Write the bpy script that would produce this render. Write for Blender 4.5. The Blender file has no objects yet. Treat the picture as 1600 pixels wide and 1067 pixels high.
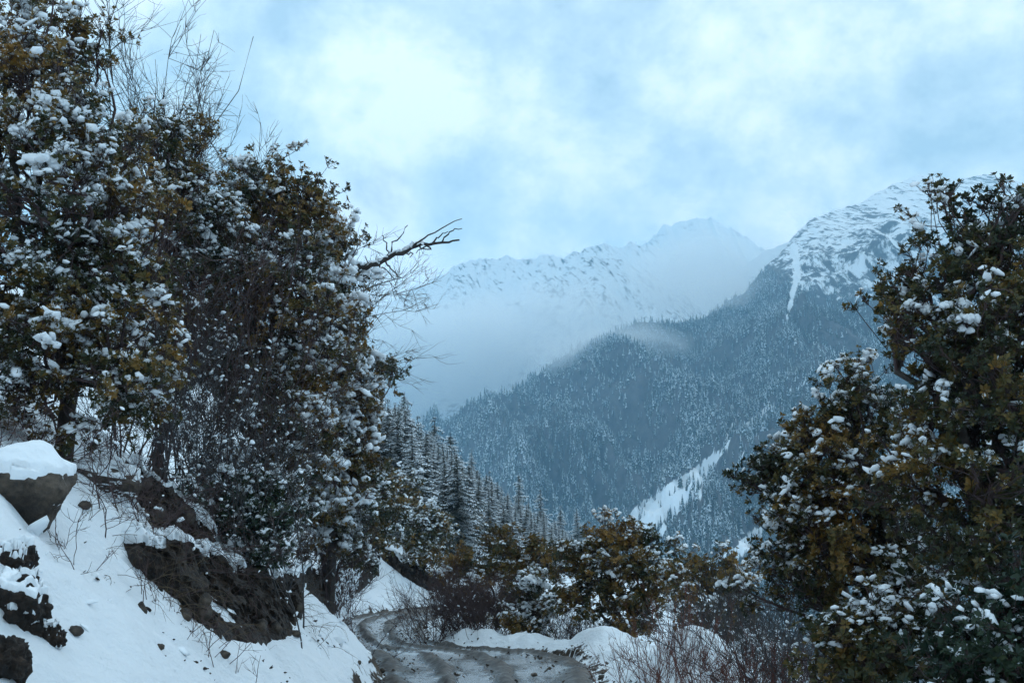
import bpy, math, random
import numpy as np
from mathutils import Vector

# ------------------------------------------------------------------ camera, sky, sun, exposure
SC = bpy.context.scene
COL = SC.collection
LENS, CAMZ, PITCH = 40.0, 2.0, math.radians(11.0)
FPX = LENS / 36.0 * 1600.0

cam_d = bpy.data.cameras.new('camera')
cam_d.lens = LENS
cam_d.sensor_width = 36.0
cam_d.clip_start = 0.1
cam_d.clip_end = 60000.0
cam = bpy.data.objects.new('camera', cam_d)
cam.location = (0, 0, CAMZ)
cam.rotation_euler = (math.pi / 2 + PITCH, 0, 0)
COL.objects.link(cam)
SC.camera = cam

SUN_EL, SUN_AZ = math.radians(40.0), math.radians(38.0)   # azimuth clockwise from +Y (straight ahead)
world = bpy.data.worlds.new('World')
SC.world = world
world.use_nodes = True
WN, WL = world.node_tree.nodes, world.node_tree.links
WN.clear()


def wn(t, **kw):
    n = WN.new(t)
    for k, v in kw.items():
        setattr(n, k, v)
    return n


w_out = wn('ShaderNodeOutputWorld')
w_bg = wn('ShaderNodeBackground')
w_bg.inputs['Strength'].default_value = 0.1
w_sky = wn('ShaderNodeTexSky', sky_type='NISHITA')
w_sky.sun_disc = False
w_sky.sun_elevation = SUN_EL
w_sky.sun_rotation = SUN_AZ
w_sky.altitude = 3500.0
w_tc = wn('ShaderNodeTexCoord')
w_map = wn('ShaderNodeMapping')
w_map.inputs['Scale'].default_value = (1.0, 1.0, 1.2)
w_map.inputs['Location'].default_value = (3.15, 1.7, 0.62)
WL.new(w_tc.outputs['Generated'], w_map.inputs['Vector'])
n1 = wn('ShaderNodeTexNoise')
n1.inputs['Scale'].default_value = 3.6
n1.inputs['Detail'].default_value = 8.0
n1.inputs['Roughness'].default_value = 0.52
n1.inputs['Distortion'].default_value = 0.35
n2 = wn('ShaderNodeTexNoise')
n2.inputs['Scale'].default_value = 7.0
n2.inputs['Detail'].default_value = 9.0
n2.inputs['Roughness'].default_value = 0.6
n2.inputs['Distortion'].default_value = 0.08
WL.new(w_map.outputs[0], n1.inputs['Vector'])
WL.new(w_map.outputs[0], n2.inputs['Vector'])
cov = wn('ShaderNodeMapRange')            # cloud cover: small openings of blue
cov.interpolation_type = 'SMOOTHSTEP'
cov.inputs['From Min'].default_value = 0.22
cov.inputs['From Max'].default_value = 0.38
WL.new(n1.outputs['Fac'], cov.inputs['Value'])
ramp = wn('ShaderNodeValToRGB')
cr = ramp.color_ramp
cr.elements[0].position = 0.38
cr.elements[0].color = (0.365, 0.485, 0.56, 1)
cr.elements[1].position = 0.63
cr.elements[1].color = (0.83, 0.89, 0.895, 1)
e = cr.elements.new(0.50)
e.color = (0.545, 0.665, 0.71, 1)
WL.new(n2.outputs['Fac'], ramp.inputs['Fac'])
cl = wn('ShaderNodeVectorMath', operation='SCALE')
cl.inputs['Scale'].default_value = 15.8
WL.new(ramp.outputs['Color'], cl.inputs[0])
sk = wn('ShaderNodeVectorMath', operation='SCALE')
sk.inputs['Scale'].default_value = 1.0
WL.new(w_sky.outputs[0], sk.inputs[0])
mixc = wn('ShaderNodeMix', data_type='RGBA')
WL.new(cov.outputs[0], mixc.inputs['Factor'])
WL.new(sk.outputs[0], mixc.inputs['A'])
WL.new(cl.outputs[0], mixc.inputs['B'])
WL.new(mixc.outputs['Result'], w_bg.inputs['Color'])
WL.new(w_bg.outputs[0], w_out.inputs['Surface'])

sun_d = bpy.data.lights.new('sun', 'SUN')
sun_d.energy = 0.95
sun_d.angle = math.radians(15.0)
sun_d.color = (0.86, 0.94, 1.0)
sun = bpy.data.objects.new('sun', sun_d)
sv = Vector((math.sin(SUN_AZ) * math.cos(SUN_EL), math.cos(SUN_AZ) * math.cos(SUN_EL), math.sin(SUN_EL)))
sun.rotation_euler = sv.to_track_quat('Z', 'Y').to_euler()
sun.location = sv * 100
COL.objects.link(sun)

SC.view_settings.view_transform = 'Standard'
SC.view_settings.look = 'None'
SC.view_settings.gamma = 1.0
SC.view_settings.exposure = 0.0
SC.view_settings.use_curve_mapping = False
SC.cycles.volume_bounces = 6
SC.cycles.max_bounces = 12
SC.cycles.diffuse_bounces = 3
SC.cycles.transparent_max_bounces = 8
SC.cycles.volume_step_rate = 1.0
SC.cycles.volume_max_steps = 64
SC.cycles.use_adaptive_sampling = True

# ------------------------------------------------------------------ helpers
rng = np.random.default_rng(7)
random.seed(7)
_perm = np.random.default_rng(3).permutation(256)
_perm = np.concatenate([_perm, _perm, _perm])
_grad = np.random.default_rng(4).normal(size=(256, 3))
_grad /= np.linalg.norm(_grad, axis=1)[:, None]


def noise3(p):
    p = np.asarray(p, float)
    i = np.floor(p).astype(int)
    f = p - i
    i &= 255
    u = f * f * f * (f * (f * 6 - 15) + 10)
    out = 0
    for dx in (0, 1):
        for dy in (0, 1):
            for dz in (0, 1):
                h = _perm[_perm[_perm[(i[..., 0] + dx)] + i[..., 1] + dy] + i[..., 2] + dz]
                g = _grad[h]
                d = g[..., 0] * (f[..., 0] - dx) + g[..., 1] * (f[..., 1] - dy) + g[..., 2] * (f[..., 2] - dz)
                w = (u[..., 0] if dx else 1 - u[..., 0]) * (u[..., 1] if dy else 1 - u[..., 1]) * (u[..., 2] if dz else 1 - u[..., 2])
                out = out + w * d
    return out * 1.6


def fbm(p, o=4, g=0.5):
    p = np.asarray(p, float)
    s, a = 0, 1.0
    for k in range(o):
        s = s + a * noise3(p + k * 17.3)
        p = p * 2.03
        a *= g
    return s


def ridged(p, o=4, g=0.5):
    p = np.asarray(p, float)
    s, a = 0, 1.0
    for k in range(o):
        s = s + a * (1 - 2 * np.abs(noise3(p + k * 11.7)))
        p = p * 2.07
        a *= g
    return s


def v3(x, y, z):
    x, y, z = np.broadcast_arrays(x, y, z)
    return np.stack([x, y, z], -1).astype(float)


def sstep(a, b, x):
    t = np.clip((np.asarray(x, float) - a) / (b - a), 0, 1)
    return t * t * (3 - 2 * t)


_c, _s = math.cos(PITCH), math.sin(PITCH)


def P(px, py, Y):
    """the point at depth Y that the photograph shows at (px, py)"""
    px, py, Y = np.broadcast_arrays(np.asarray(px, float), np.asarray(py, float), np.asarray(Y, float))
    v = (533.5 - py) / FPX
    dy, dz = _c - _s * v, _s + _c * v
    t = Y / dy
    return np.stack([(px - 800) / FPX * t, Y, CAMZ + dz * t], -1)


def pix(p):
    q = p - np.array([0, 0, CAMZ])
    f = q[..., 1] * _c + q[..., 2] * _s
    u = -q[..., 1] * _s + q[..., 2] * _c
    return 800 + q[..., 0] / f * FPX, 533.5 - u / f * FPX


def mesh_np(name, verts, tris=None, quads=None, smooth=False, attrs=None, mat_idx=None):
    me = bpy.data.meshes.new(name)
    verts = np.asarray(verts, np.float32).reshape(-1, 3)
    nt = 0 if tris is None else len(tris)
    nq = 0 if quads is None else len(quads)
    me.vertices.add(len(verts))
    me.vertices.foreach_set('co', verts.ravel())
    loops = []
    if nt:
        loops.append(np.asarray(tris, np.int32).ravel())
    if nq:
        loops.append(np.asarray(quads, np.int32).ravel())
    lv = np.concatenate(loops) if loops else np.zeros(0, np.int32)
    me.loops.add(len(lv))
    me.loops.foreach_set('vertex_index', lv)
    me.polygons.add(nt + nq)
    st = np.concatenate([np.arange(nt) * 3, nt * 3 + np.arange(nq) * 4]).astype(np.int32)
    me.polygons.foreach_set('loop_start', st)
    if smooth:
        me.polygons.foreach_set('use_smooth', np.ones(nt + nq, bool))
    if mat_idx is not None:
        me.polygons.foreach_set('material_index', np.asarray(mat_idx, np.int32))
    for k, a in (attrs or {}).items():
        at = me.attributes.new(k, 'FLOAT', 'POINT')
        at.data.foreach_set('value', np.asarray(a, np.float32).ravel())
    me.update(calc_edges=True)
    return me


def obj(name, me, mats=None, parent=None, loc=None):
    o = bpy.data.objects.new(name, me)
    COL.objects.link(o)
    if mats is not None and me is not None:
        for m in (mats if isinstance(mats, (list, tuple)) else [mats]):
            me.materials.append(m)
    if loc is not None:
        o.location = loc
    if parent is not None:
        o.parent = parent
    return o


def thing(name, loc, label, cat, group=None):
    o = bpy.data.objects.new(name, None)
    o.empty_display_size = 0.3
    COL.objects.link(o)
    o.location = loc
    return tag(o, label, cat, group)


def tag(o, label=None, cat=None, group=None, kind=None):
    for k, v in (('label', label), ('category', cat), ('group', group), ('kind', kind)):
        if v:
            o[k] = v
    return o


def grid_quads(nu, nv):
    i = np.arange(nu - 1)[:, None] * nv + np.arange(nv - 1)[None]
    i = i.ravel()
    return np.stack([i, i + nv, i + nv + 1, i + 1], -1)


def tubes(Pn, R, k=3):
    """Pn (M,n,3) polylines, R (M,n) radii -> verts, quads"""
    M, n, _ = Pn.shape
    T = np.gradient(Pn, axis=1)
    T /= np.linalg.norm(T, axis=2, keepdims=True) + 1e-9
    ref = np.where(np.abs(T[..., 2:3]) > 0.9, np.array([1.0, 0, 0]), np.array([0, 0, 1.0]))
    A = np.cross(T, ref)
    A /= np.linalg.norm(A, axis=2, keepdims=True) + 1e-9
    B = np.cross(T, A)
    th = np.arange(k) / k * 2 * np.pi
    V = Pn[:, :, None] + R[:, :, None, None] * (np.cos(th)[:, None] * A[:, :, None] + np.sin(th)[:, None] * B[:, :, None])
    V = V.reshape(-1, 3)
    m = np.arange(M)[:, None, None] * n * k
    j = np.arange(n - 1)[None, :, None] * k
    a = np.arange(k)[None, None]
    b = (a + 1) % k
    Q = np.stack([m + j + a, m + j + b, m + j + k + b, m + j + k + a], -1).reshape(-1, 4)
    return V, Q


def join(parts):
    vs, qs, o = [], [], 0
    for v, q in parts:
        vs.append(v)
        qs.append(q + o)
        o += len(v)
    return np.concatenate(vs), np.concatenate(qs)


def unit(v):
    return v / (np.linalg.norm(v, axis=-1, keepdims=True) + 1e-9)


def grow(start, dirs, length, n, wob, lift, r):
    """random walk polylines (M,n,3)"""
    M = len(start)
    pts = [start]
    d = unit(dirs)
    st = np.broadcast_to(np.asarray(length, float), (M,)) / (n - 1)
    for _ in range(n - 1):
        d = unit(d + r.normal(size=(M, 3)) * wob + np.array([0, 0, lift]))
        pts.append(pts[-1] + d * st[:, None])
    return np.stack(pts, 1)


def arc(a, b, n, sag, r, wob=0.0):
    """curved polylines from a (M,3) to b (M,3)"""
    t = np.linspace(0, 1, n)[None, :, None]
    L = np.linalg.norm(b - a, axis=1)[:, None, None]
    off = r.normal(size=(len(a), 1, 3)) * np.array([1, 1, 0.5])
    p = a[:, None] * (1 - t) + b[:, None] * t
    p = p + off * L * wob * np.sin(np.pi * t) + np.array([0, 0, 1.0]) * sag * L * np.sin(np.pi * t)
    w2 = r.normal(size=(len(a), n, 3)) * L * wob * 0.25
    w2[:, 0] = 0
    w2[:, -1] = 0
    return p + w2


_ico = {}


def ico(sub):
    if sub not in _ico:
        import bmesh
        bm = bmesh.new()
        bmesh.ops.create_icosphere(bm, subdivisions=sub, radius=1.0)
        v = np.array([x.co[:] for x in bm.verts])
        f = np.array([[x.index for x in p.verts] for p in bm.faces])
        bm.free()
        _ico[sub] = (v, f)
    return _ico[sub]


def blob(sub, seed, rough=0.35, flat=0.4, droop=0.3, lobes=5):
    """an irregular pad of snow: several rounded lumps run together, flat and drooping underneath"""
    v, f = ico(sub)
    r = np.random.default_rng(seed)
    rad = np.full(len(v), 0.42)
    for _ in range(lobes):
        c = r.normal(size=3) * np.array([0.42, 0.36, 0.20])
        q = r.uniform(0.26, 0.52)
        b = v @ c
        disc = b * b - (c @ c - q * q)
        rad = np.maximum(rad, np.where(disc > 0, b + np.sqrt(np.maximum(disc, 0)), 0))
    for _ in range(1):
        acc, cn = np.zeros(len(v)), np.zeros(len(v))
        for a_, b_ in ((0, 1), (1, 2), (2, 0)):
            np.add.at(acc, f[:, a_], rad[f[:, b_]])
            np.add.at(cn, f[:, a_], 1)
        rad = rad * 0.4 + 0.6 * acc / cn
    p = v * (rad * (1 + rough * 0.35 * fbm(v * 2.1 + seed * 3.1, 3)))[:, None]
    p[:, 2] = np.where(p[:, 2] < 0, p[:, 2] * flat, p[:, 2])
    rr = p[:, 0] ** 2 + p[:, 1] ** 2
    p[:, 2] -= droop * rr * (0.3 + 1.4 * sstep(-0.2, 0.4, noise3(v3(p[:, 0] * 1.7 + seed, p[:, 1] * 1.7, 0.3))))
    return p, f


# ------------------------------------------------------------------ materials
def mat(name):
    m = bpy.data.materials.new(name)
    m.use_nodes = True
    nt = m.node_tree
    return m, nt.nodes, nt.links, nt.nodes['Principled BSDF']


def mnode(N, t, inputs=None, **kw):
    n = N.new(t)
    for k, v in kw.items():
        setattr(n, k, v)
    for k, v in (inputs or {}).items():
        n.inputs[k].default_value = v
    return n


def setramp(n, stops):
    c = n.color_ramp
    while len(c.elements) > 1:
        c.elements.remove(c.elements[-1])
    c.elements[0].position = stops[0][0]
    c.elements[0].color = (*stops[0][1], 1)
    for p, col in stops[1:]:
        x = c.elements.new(p)
        x.color = (*col, 1)
    return n


def bump(N, L, B, height_socket, strength, dist):
    b = mnode(N, 'ShaderNodeBump', {'Strength': strength, 'Distance': dist})
    L.new(height_socket, b.inputs['Height'])
    L.new(b.outputs[0], B.inputs['Normal'])
    return b


def snow_mat(name, bump_scale, bump_dist, col=(0.80, 0.84, 0.88)):
    m, N, L, B = mat(name)
    B.inputs['Base Color'].default_value = (*col, 1)
    B.inputs['Roughness'].default_value = 0.75
    B.inputs['Specular IOR Level'].default_value = 0.25
    tc = mnode(N, 'ShaderNodeTexCoord')
    n = mnode(N, 'ShaderNodeTexNoise', {'Scale': bump_scale, 'Detail': 6.0, 'Roughness': 0.6})
    L.new(tc.outputs['Object'], n.inputs['Vector'])
    bump(N, L, B, n.outputs['Fac'], 0.6, bump_dist)
    return m


M_SNOW = snow_mat('snow_on_plants', 22.0, 0.02)


def leaf_mat(name, stops):
    m, N, L, B = mat(name)
    at = mnode(N, 'ShaderNodeAttribute', attribute_name='tint')
    rp = setramp(mnode(N, 'ShaderNodeValToRGB'), stops)
    L.new(at.outputs['Fac'], rp.inputs['Fac'])
    du = mnode(N, 'ShaderNodeAttribute', attribute_name='dust')
    tcl = mnode(N, 'ShaderNodeTexCoord')
    nzl = mnode(N, 'ShaderNodeTexNoise', {'Scale': 45.0, 'Detail': 2.0})
    L.new(tcl.outputs['Object'], nzl.inputs['Vector'])
    mrl = mnode(N, 'ShaderNodeMapRange', {'From Min': 0.46, 'From Max': 0.56})
    L.new(nzl.outputs['Fac'], mrl.inputs['Value'])
    mul = mnode(N, 'ShaderNodeMath', operation='MULTIPLY')
    L.new(du.outputs['Fac'], mul.inputs[0])
    L.new(mrl.outputs[0], mul.inputs[1])
    mxl = mnode(N, 'ShaderNodeMix', data_type='RGBA')
    mxl.inputs['B'].default_value = (0.72, 0.76, 0.80, 1)
    L.new(mul.outputs[0], mxl.inputs['Factor'])
    L.new(rp.outputs['Color'], mxl.inputs['A'])
    L.new(mxl.outputs['Result'], B.inputs['Base Color'])
    B.inputs['Roughness'].default_value = 0.5
    B.inputs['Specular IOR Level'].default_value = 0.35
    tr = mnode(N, 'ShaderNodeBsdfTranslucent')
    L.new(rp.outputs['Color'], tr.inputs['Color'])
    mx = mnode(N, 'ShaderNodeMixShader', {0: 0.18})
    L.new(B.outputs[0], mx.inputs[1])
    L.new(tr.outputs[0], mx.inputs[2])
    L.new(mx.outputs[0], N['Material Output'].inputs['Surface'])
    return m


M_LEAF = leaf_mat('leathery_leaves', [(0.0, (0.018, 0.026, 0.012)), (0.30, (0.042, 0.045, 0.014)),
                                      (0.55, (0.115, 0.078, 0.018)), (1.0, (0.24, 0.125, 0.024))])
M_LEAFG = leaf_mat('dark_green_leaves', [(0.0, (0.010, 0.024, 0.014)), (0.6, (0.022, 0.042, 0.020)), (1.0, (0.05, 0.06, 0.02))])


def bark_mat(name, a, b, scale=14.0):
    m, N, L, B = mat(name)
    tc = mnode(N, 'ShaderNodeTexCoord')
    n = mnode(N, 'ShaderNodeTexNoise', {'Scale': scale, 'Detail': 6.0})
    L.new(tc.outputs['Object'], n.inputs['Vector'])
    rp = setramp(mnode(N, 'ShaderNodeValToRGB'), [(0.3, a), (0.7, b)])
    L.new(n.outputs['Fac'], rp.inputs['Fac'])
    L.new(rp.outputs['Color'], B.inputs['Base Color'])
    B.inputs['Roughness'].default_value = 0.85
    bump(N, L, B, n.outputs['Fac'], 0.7, 0.01)
    return m


M_BARK = bark_mat('dark_bark', (0.020, 0.016, 0.014), (0.055, 0.045, 0.040))
M_TWIG = bark_mat('brown_twigs', (0.034, 0.019, 0.020), (0.085, 0.050, 0.048), 3.0)
M_REDTWIG = bark_mat('reddish_twigs', (0.085, 0.024, 0.018), (0.17, 0.060, 0.042), 3.0)
M_STRAW = bark_mat('dry_grass_straw', (0.040, 0.026, 0.014), (0.13, 0.090, 0.050), 4.0)
M_GREYTWIG = bark_mat('grey_twigs', (0.035, 0.032, 0.034), (0.080, 0.074, 0.074), 3.0)

# needles and frost of the spruces
m, N, L, B = mat('spruce_needles')
g = mnode(N, 'ShaderNodeNewGeometry')
rp = setramp(mnode(N, 'ShaderNodeValToRGB'), [(0.0, (0.014, 0.024, 0.020)), (1.0, (0.040, 0.050, 0.034))])
L.new(g.outputs['Random Per Island'], rp.inputs['Fac'])
L.new(rp.outputs['Color'], B.inputs['Base Color'])
B.inputs['Roughness'].default_value = 0.7
M_NEEDLE = m
M_FROST = snow_mat('frost_on_spruces', 3.0, 0.05, (0.72, 0.77, 0.82))
M_RIME, N, L, B = mat('rime_on_far_trees')
oi_ = mnode(N, 'ShaderNodeObjectInfo')
nz_ = mnode(N, 'ShaderNodeTexNoise', {'Scale': 0.006, 'Detail': 4.0, 'Roughness': 0.6})
L.new(oi_.outputs['Location'], nz_.inputs['Vector'])
ad_ = mnode(N, 'ShaderNodeMath', operation='MULTIPLY_ADD')
ad_.inputs[1].default_value = 0.30
L.new(oi_.outputs['Random'], ad_.inputs[0])
L.new(nz_.outputs['Fac'], ad_.inputs[2])
rp_ = setramp(mnode(N, 'ShaderNodeValToRGB'), [(0.45, (0.10, 0.12, 0.13)), (0.60, (0.42, 0.48, 0.53)), (0.85, (0.66, 0.71, 0.75))])
L.new(ad_.outputs[0], rp_.inputs['Fac'])
L.new(rp_.outputs['Color'], B.inputs['Base Color'])
B.inputs['Roughness'].default_value = 0.8

# earth and rock
m, N, L, B = mat('dark_earth')
tc = mnode(N, 'ShaderNodeTexCoord')
n = mnode(N, 'ShaderNodeTexNoise', {'Scale': 9.0, 'Detail': 12.0, 'Roughness': 0.75})
v = mnode(N, 'ShaderNodeTexVoronoi', {'Scale': 18.0})
L.new(tc.outputs['Object'], n.inputs['Vector'])
L.new(tc.outputs['Object'], v.inputs['Vector'])
rp = setramp(mnode(N, 'ShaderNodeValToRGB'), [(0.36, (0.005, 0.003, 0.002)), (0.52, (0.020, 0.012, 0.008)), (0.68, (0.070, 0.042, 0.026))])
L.new(n.outputs['Fac'], rp.inputs['Fac'])
L.new(rp.outputs['Color'], B.inputs['Base Color'])
B.inputs['Roughness'].default_value = 0.9
ad = mnode(N, 'ShaderNodeMath', operation='ADD')
L.new(n.outputs['Fac'], ad.inputs[0])
L.new(v.outputs['Distance'], ad.inputs[1])
bump(N, L, B, ad.outputs[0], 1.0, 0.06)
M_EARTH = m

m, N, L, B = mat('boulder_rock')
tc = mnode(N, 'ShaderNodeTexCoord')
n = mnode(N, 'ShaderNodeTexNoise', {'Scale': 3.0, 'Detail': 12.0, 'Roughness': 0.68})
n2_ = mnode(N, 'ShaderNodeTexNoise', {'Scale': 18.0, 'Detail': 8.0, 'Roughness': 0.7})
L.new(tc.outputs['Object'], n.inputs['Vector'])
L.new(tc.outputs['Object'], n2_.inputs['Vector'])
mx = mnode(N, 'ShaderNodeMath', operation='MULTIPLY_ADD')
mx.inputs[1].default_value = 0.45
L.new(n2_.outputs['Fac'], mx.inputs[0])
L.new(n.outputs['Fac'], mx.inputs[2])
rp = setramp(mnode(N, 'ShaderNodeValToRGB'), [(0.55, (0.012, 0.010, 0.009)), (0.72, (0.038, 0.029, 0.023)), (0.95, (0.13, 0.10, 0.075))])
L.new(mx.outputs[0], rp.inputs['Fac'])
L.new(rp.outputs['Color'], B.inputs['Base Color'])
B.inputs['Roughness'].default_value = 0.85
bump(N, L, B, mx.outputs[0], 0.9, 0.06)
M_ROCK = m

# ------------------------------------------------------------------ terrain heights
_yy = np.array([-30, 0, 10, 19, 23.7, 28.4, 35.5, 40, 44, 48, 52, 60, 80, 120, 200, 400])
_xl = np.array([-2.0, -2.0, -2.0, -2.1, -2.8, -3.75, -5.2, -5.9, -6.0, -5.4, -4.4, -1.6, 3.0, 7.0, 19.0, 50.0])
_yr = np.array([-30, 0, 19, 23, 25, 26.5, 28, 30, 35, 40, 45, 52, 60, 80, 120, 200, 400])
_xr = np.array([1.7, 1.6, 1.45, 1.6, 1.5, 0.9, -0.9, -2.2, -2.7, -3.0, -2.8, -1.0, 2.0, 6.8, 11.0, 23.0, 54.0])
_yd = np.linspace(-30, 400, 1721)


def _smooth(yk, xk, s):
    x = np.interp(_yd, yk, xk)
    k = np.exp(-0.5 * (np.arange(-12, 13) / s) ** 2)
    k /= k.sum()
    xp = np.concatenate([np.full(12, x[0]), x, np.full(12, x[-1])])
    return np.convolve(xp, k, 'valid')


_xls, _xrs = _smooth(_yy, _xl, 4.0), _smooth(_yr, _xr, 2.5)


def road_l(y):
    return np.interp(y, _yd, _xls)


def road_r(y):
    return np.interp(y, _yd, _xrs)


def ground_h(x, y, fine=True):
    x, y = np.broadcast_arrays(np.asarray(x, float), np.asarray(y, float))
    xl, xr = road_l(y), road_r(y)
    wob = 0.18 * noise3(v3(x * 0.0 + 1.3, y * 0.9, 0.5)) + 0.10 * noise3(v3(3.3, y * 2.7, 0.5))
    s = xl - x + wob
    a = np.interp(y, [0, 9, 14, 20, 30, 40, 55, 80], [0.95, 0.95, 0.95, 0.95, 0.95, 0.9, 0.8, 0.72])
    T = np.interp(y, [0, 8, 13, 16, 20, 24, 30, 40, 50, 70], [2.7, 2.7, 2.9, 2.9, 2.6, 2.4, 2.2, 2.2, 2.4, 3.0])
    T = T + 0.25 * noise3(v3(9.1, y * 0.45, 2.2))
    up = a * s + (0.14 * noise3(v3(x * 1.1, y * 1.1, 0.0)) + 0.07 * noise3(v3(x * 2.6, y * 2.6, 3.0))) * sstep(0.2, 1.0, s)
    over = np.maximum(up - T, 0)
    upper = T + 0.55 * over / a
    left = np.where(up > T, upper, up)
    left = left + 0.16 * sstep(0.02, 0.3, s) * (1 - sstep(40, 70, y))
    left = left + sstep(1.5, 6, s) * 0.5 * fbm(v3(x * 0.35, y * 0.35, 4.0), 3)
    # the spur beyond the bend falls away behind its crest
    q = (y - 120) * 0.94 - (x + 13.5) * 2.4
    left = left - 0.75 * np.maximum(q - 10, 0)
    r = x - xr - wob
    berm = np.interp(y, [0, 15, 24, 27, 30, 36, 45, 60], [0.22, 0.24, 0.30, 0.28, 0.28, 0.25, 0.25, 0.3])
    lump = 1 + 0.55 * noise3(v3(x * 1.3, y * 1.3, 7.0))
    right = berm * lump * sstep(-0.05, 0.75, r) ** 1.3 * (1 - 0.5 * sstep(0.9, 2.2, r))
    right = right - 0.5 * np.maximum(r - 4.5, 0) - 0.25 * np.maximum(r - 2.2, 0)
    right = right + 0.75 * np.exp(-((x - 2.7) / 0.75) ** 2 - ((y - 17.3) / 1.0) ** 2)
    right = right + 0.30 * np.exp(-((x - 1.9) / 0.8) ** 2 - ((y - 25.5) / 0.9) ** 2)
    right = right + 0.08 * np.exp(-((x + 0.6) / 0.5) ** 2 - ((y - 28.8) / 0.6) ** 2)
    right = right + 0.10 * fbm(v3(x * 0.8, y * 0.8, 1.0), 3) * sstep(0.4, 1.2, r)
    z = np.where(s > 0, np.maximum(left, -0.02), np.where(r > 0, right, -0.10))
    z = np.where((s <= 0) & (r <= 0), -0.10 * sstep(0, 0.15, np.minimum(-s, -r)), z)
    if fine:
        out = sstep(0.0, 0.3, np.maximum(s, r))
        z = z + out * (0.065 * fbm(v3(x * 2.0, y * 2.0, 2.0), 5, 0.62) + 0.006 * noise3(v3(x * 17, y * 17, 1.0)))
    return np.maximum(z, -165.0 + 2 * noise3(v3(x * .02, y * .02, 0)))


def onground(px_, py_, lift=0.0):
    """where the view ray through a pixel of the photograph meets the bank"""
    Y = np.linspace(6, 90, 4200)
    q = P(px_, py_, Y)
    hit = np.where(q[:, 2] < ground_h(q[:, 0], q[:, 1], False) + lift)[0]
    return q[hit[0]] if len(hit) else q[-1]


def spaced(stops):
    out = []
    for a, b, d in stops:
        out.append(np.arange(a, b, d))
    return np.concatenate(out + [[stops[-1][1]]])


gx = spaced([(-260, -60, 8.0), (-60, -20, 1.6), (-20, -8, 0.35), (-8, 4.5, 0.075), (4.5, 9, 0.2), (9, 40, 1.2), (40, 120, 4), (120, 420, 15)])
gy = spaced([(-20, 4, 1.5), (4, 7, 0.25), (7, 33, 0.09), (33, 60, 0.22), (60, 130, 0.9), (130, 420, 4.0)])
GX, GY = np.meshgrid(gx, gy, indexing='ij')
GZ = ground_h(GX, GY)
# slope decides where soil shows through the snow
dzx = np.gradient(GZ, axis=0) / np.gradient(GX, axis=0)
dzy = np.gradient(GZ, axis=1) / np.gradient(GY, axis=1)
slope = np.sqrt(dzx ** 2 + dzy ** 2)
earth = sstep(1.55, 2.3, slope + 0.5 * fbm(v3(GX * 1.5, GY * 1.5, 3), 3)) * (GX < 0)
edge = np.minimum(np.abs(GX - road_l(GY)), np.abs(GX - road_r(GY)))
earth = np.maximum(earth, 0.62 * sstep(0.30, 0.0, edge + 0.25 * fbm(v3(GX * 3, GY * 3, 8), 3)))
me = mesh_np('ground', v3(GX, GY, GZ), quads=grid_quads(*GX.shape), smooth=True, attrs={'earth': earth})

m, N, L, B = mat('snow_ground')
tc = mnode(N, 'ShaderNodeTexCoord')
at = mnode(N, 'ShaderNodeAttribute', attribute_name='earth')
nf = mnode(N, 'ShaderNodeTexNoise', {'Scale': 9.0, 'Detail': 10.0, 'Roughness': 0.65})
nb = mnode(N, 'ShaderNodeTexNoise', {'Scale': 2.2, 'Detail': 8.0, 'Roughness': 0.6})
nd = mnode(N, 'ShaderNodeTexNoise', {'Scale': 34.0, 'Detail': 4.0, 'Roughness': 0.6})
for x in (nf, nb, nd):
    L.new(tc.outputs['Object'], x.inputs['Vector'])
ad = mnode(N, 'ShaderNodeMath', operation='ADD')
L.new(at.outputs['Fac'], ad.inputs[0])
L.new(nf.outputs['Fac'], ad.inputs[1])
mr = mnode(N, 'ShaderNodeMapRange', {'From Min': 0.92, 'From Max': 1.06})
L.new(ad.outputs[0], mr.inputs['Value'])
er = setramp(mnode(N, 'ShaderNodeValToRGB'), [(0.3, (0.020, 0.015, 0.012)), (0.55, (0.055, 0.040, 0.030)), (0.75, (0.12, 0.088, 0.062))])
L.new(nb.outputs['Fac'], er.inputs['Fac'])
dr = mnode(N, 'ShaderNodeMapRange', {'From Min': 0.74, 'From Max': 0.80})      # litter specks
L.new(nd.outputs['Fac'], dr.inputs['Value'])
sn = mnode(N, 'ShaderNodeMix', data_type='RGBA')
sn.inputs['A'].default_value = (0.80, 0.84, 0.88, 1)
sn.inputs['B'].default_value = (0.20, 0.16, 0.13, 1)
L.new(dr.outputs[0], sn.inputs['Factor'])
mc = mnode(N, 'ShaderNodeMix', data_type='RGBA')
L.new(mr.outputs[0], mc.inputs['Factor'])
L.new(sn.outputs['Result'], mc.inputs['A'])
L.new(er.outputs['Color'], mc.inputs['B'])
L.new(mc.outputs['Result'], B.inputs['Base Color'])
B.inputs['Roughness'].default_value = 0.8
B.inputs['Specular IOR Level'].default_value = 0.2
bump(N, L, B, nf.outputs['Fac'], 0.8, 0.08)
M_GROUND = m
tag(obj('ground', me, M_GROUND), 'snow covered ground of the road cutting and slopes', None, None, 'structure')

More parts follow.
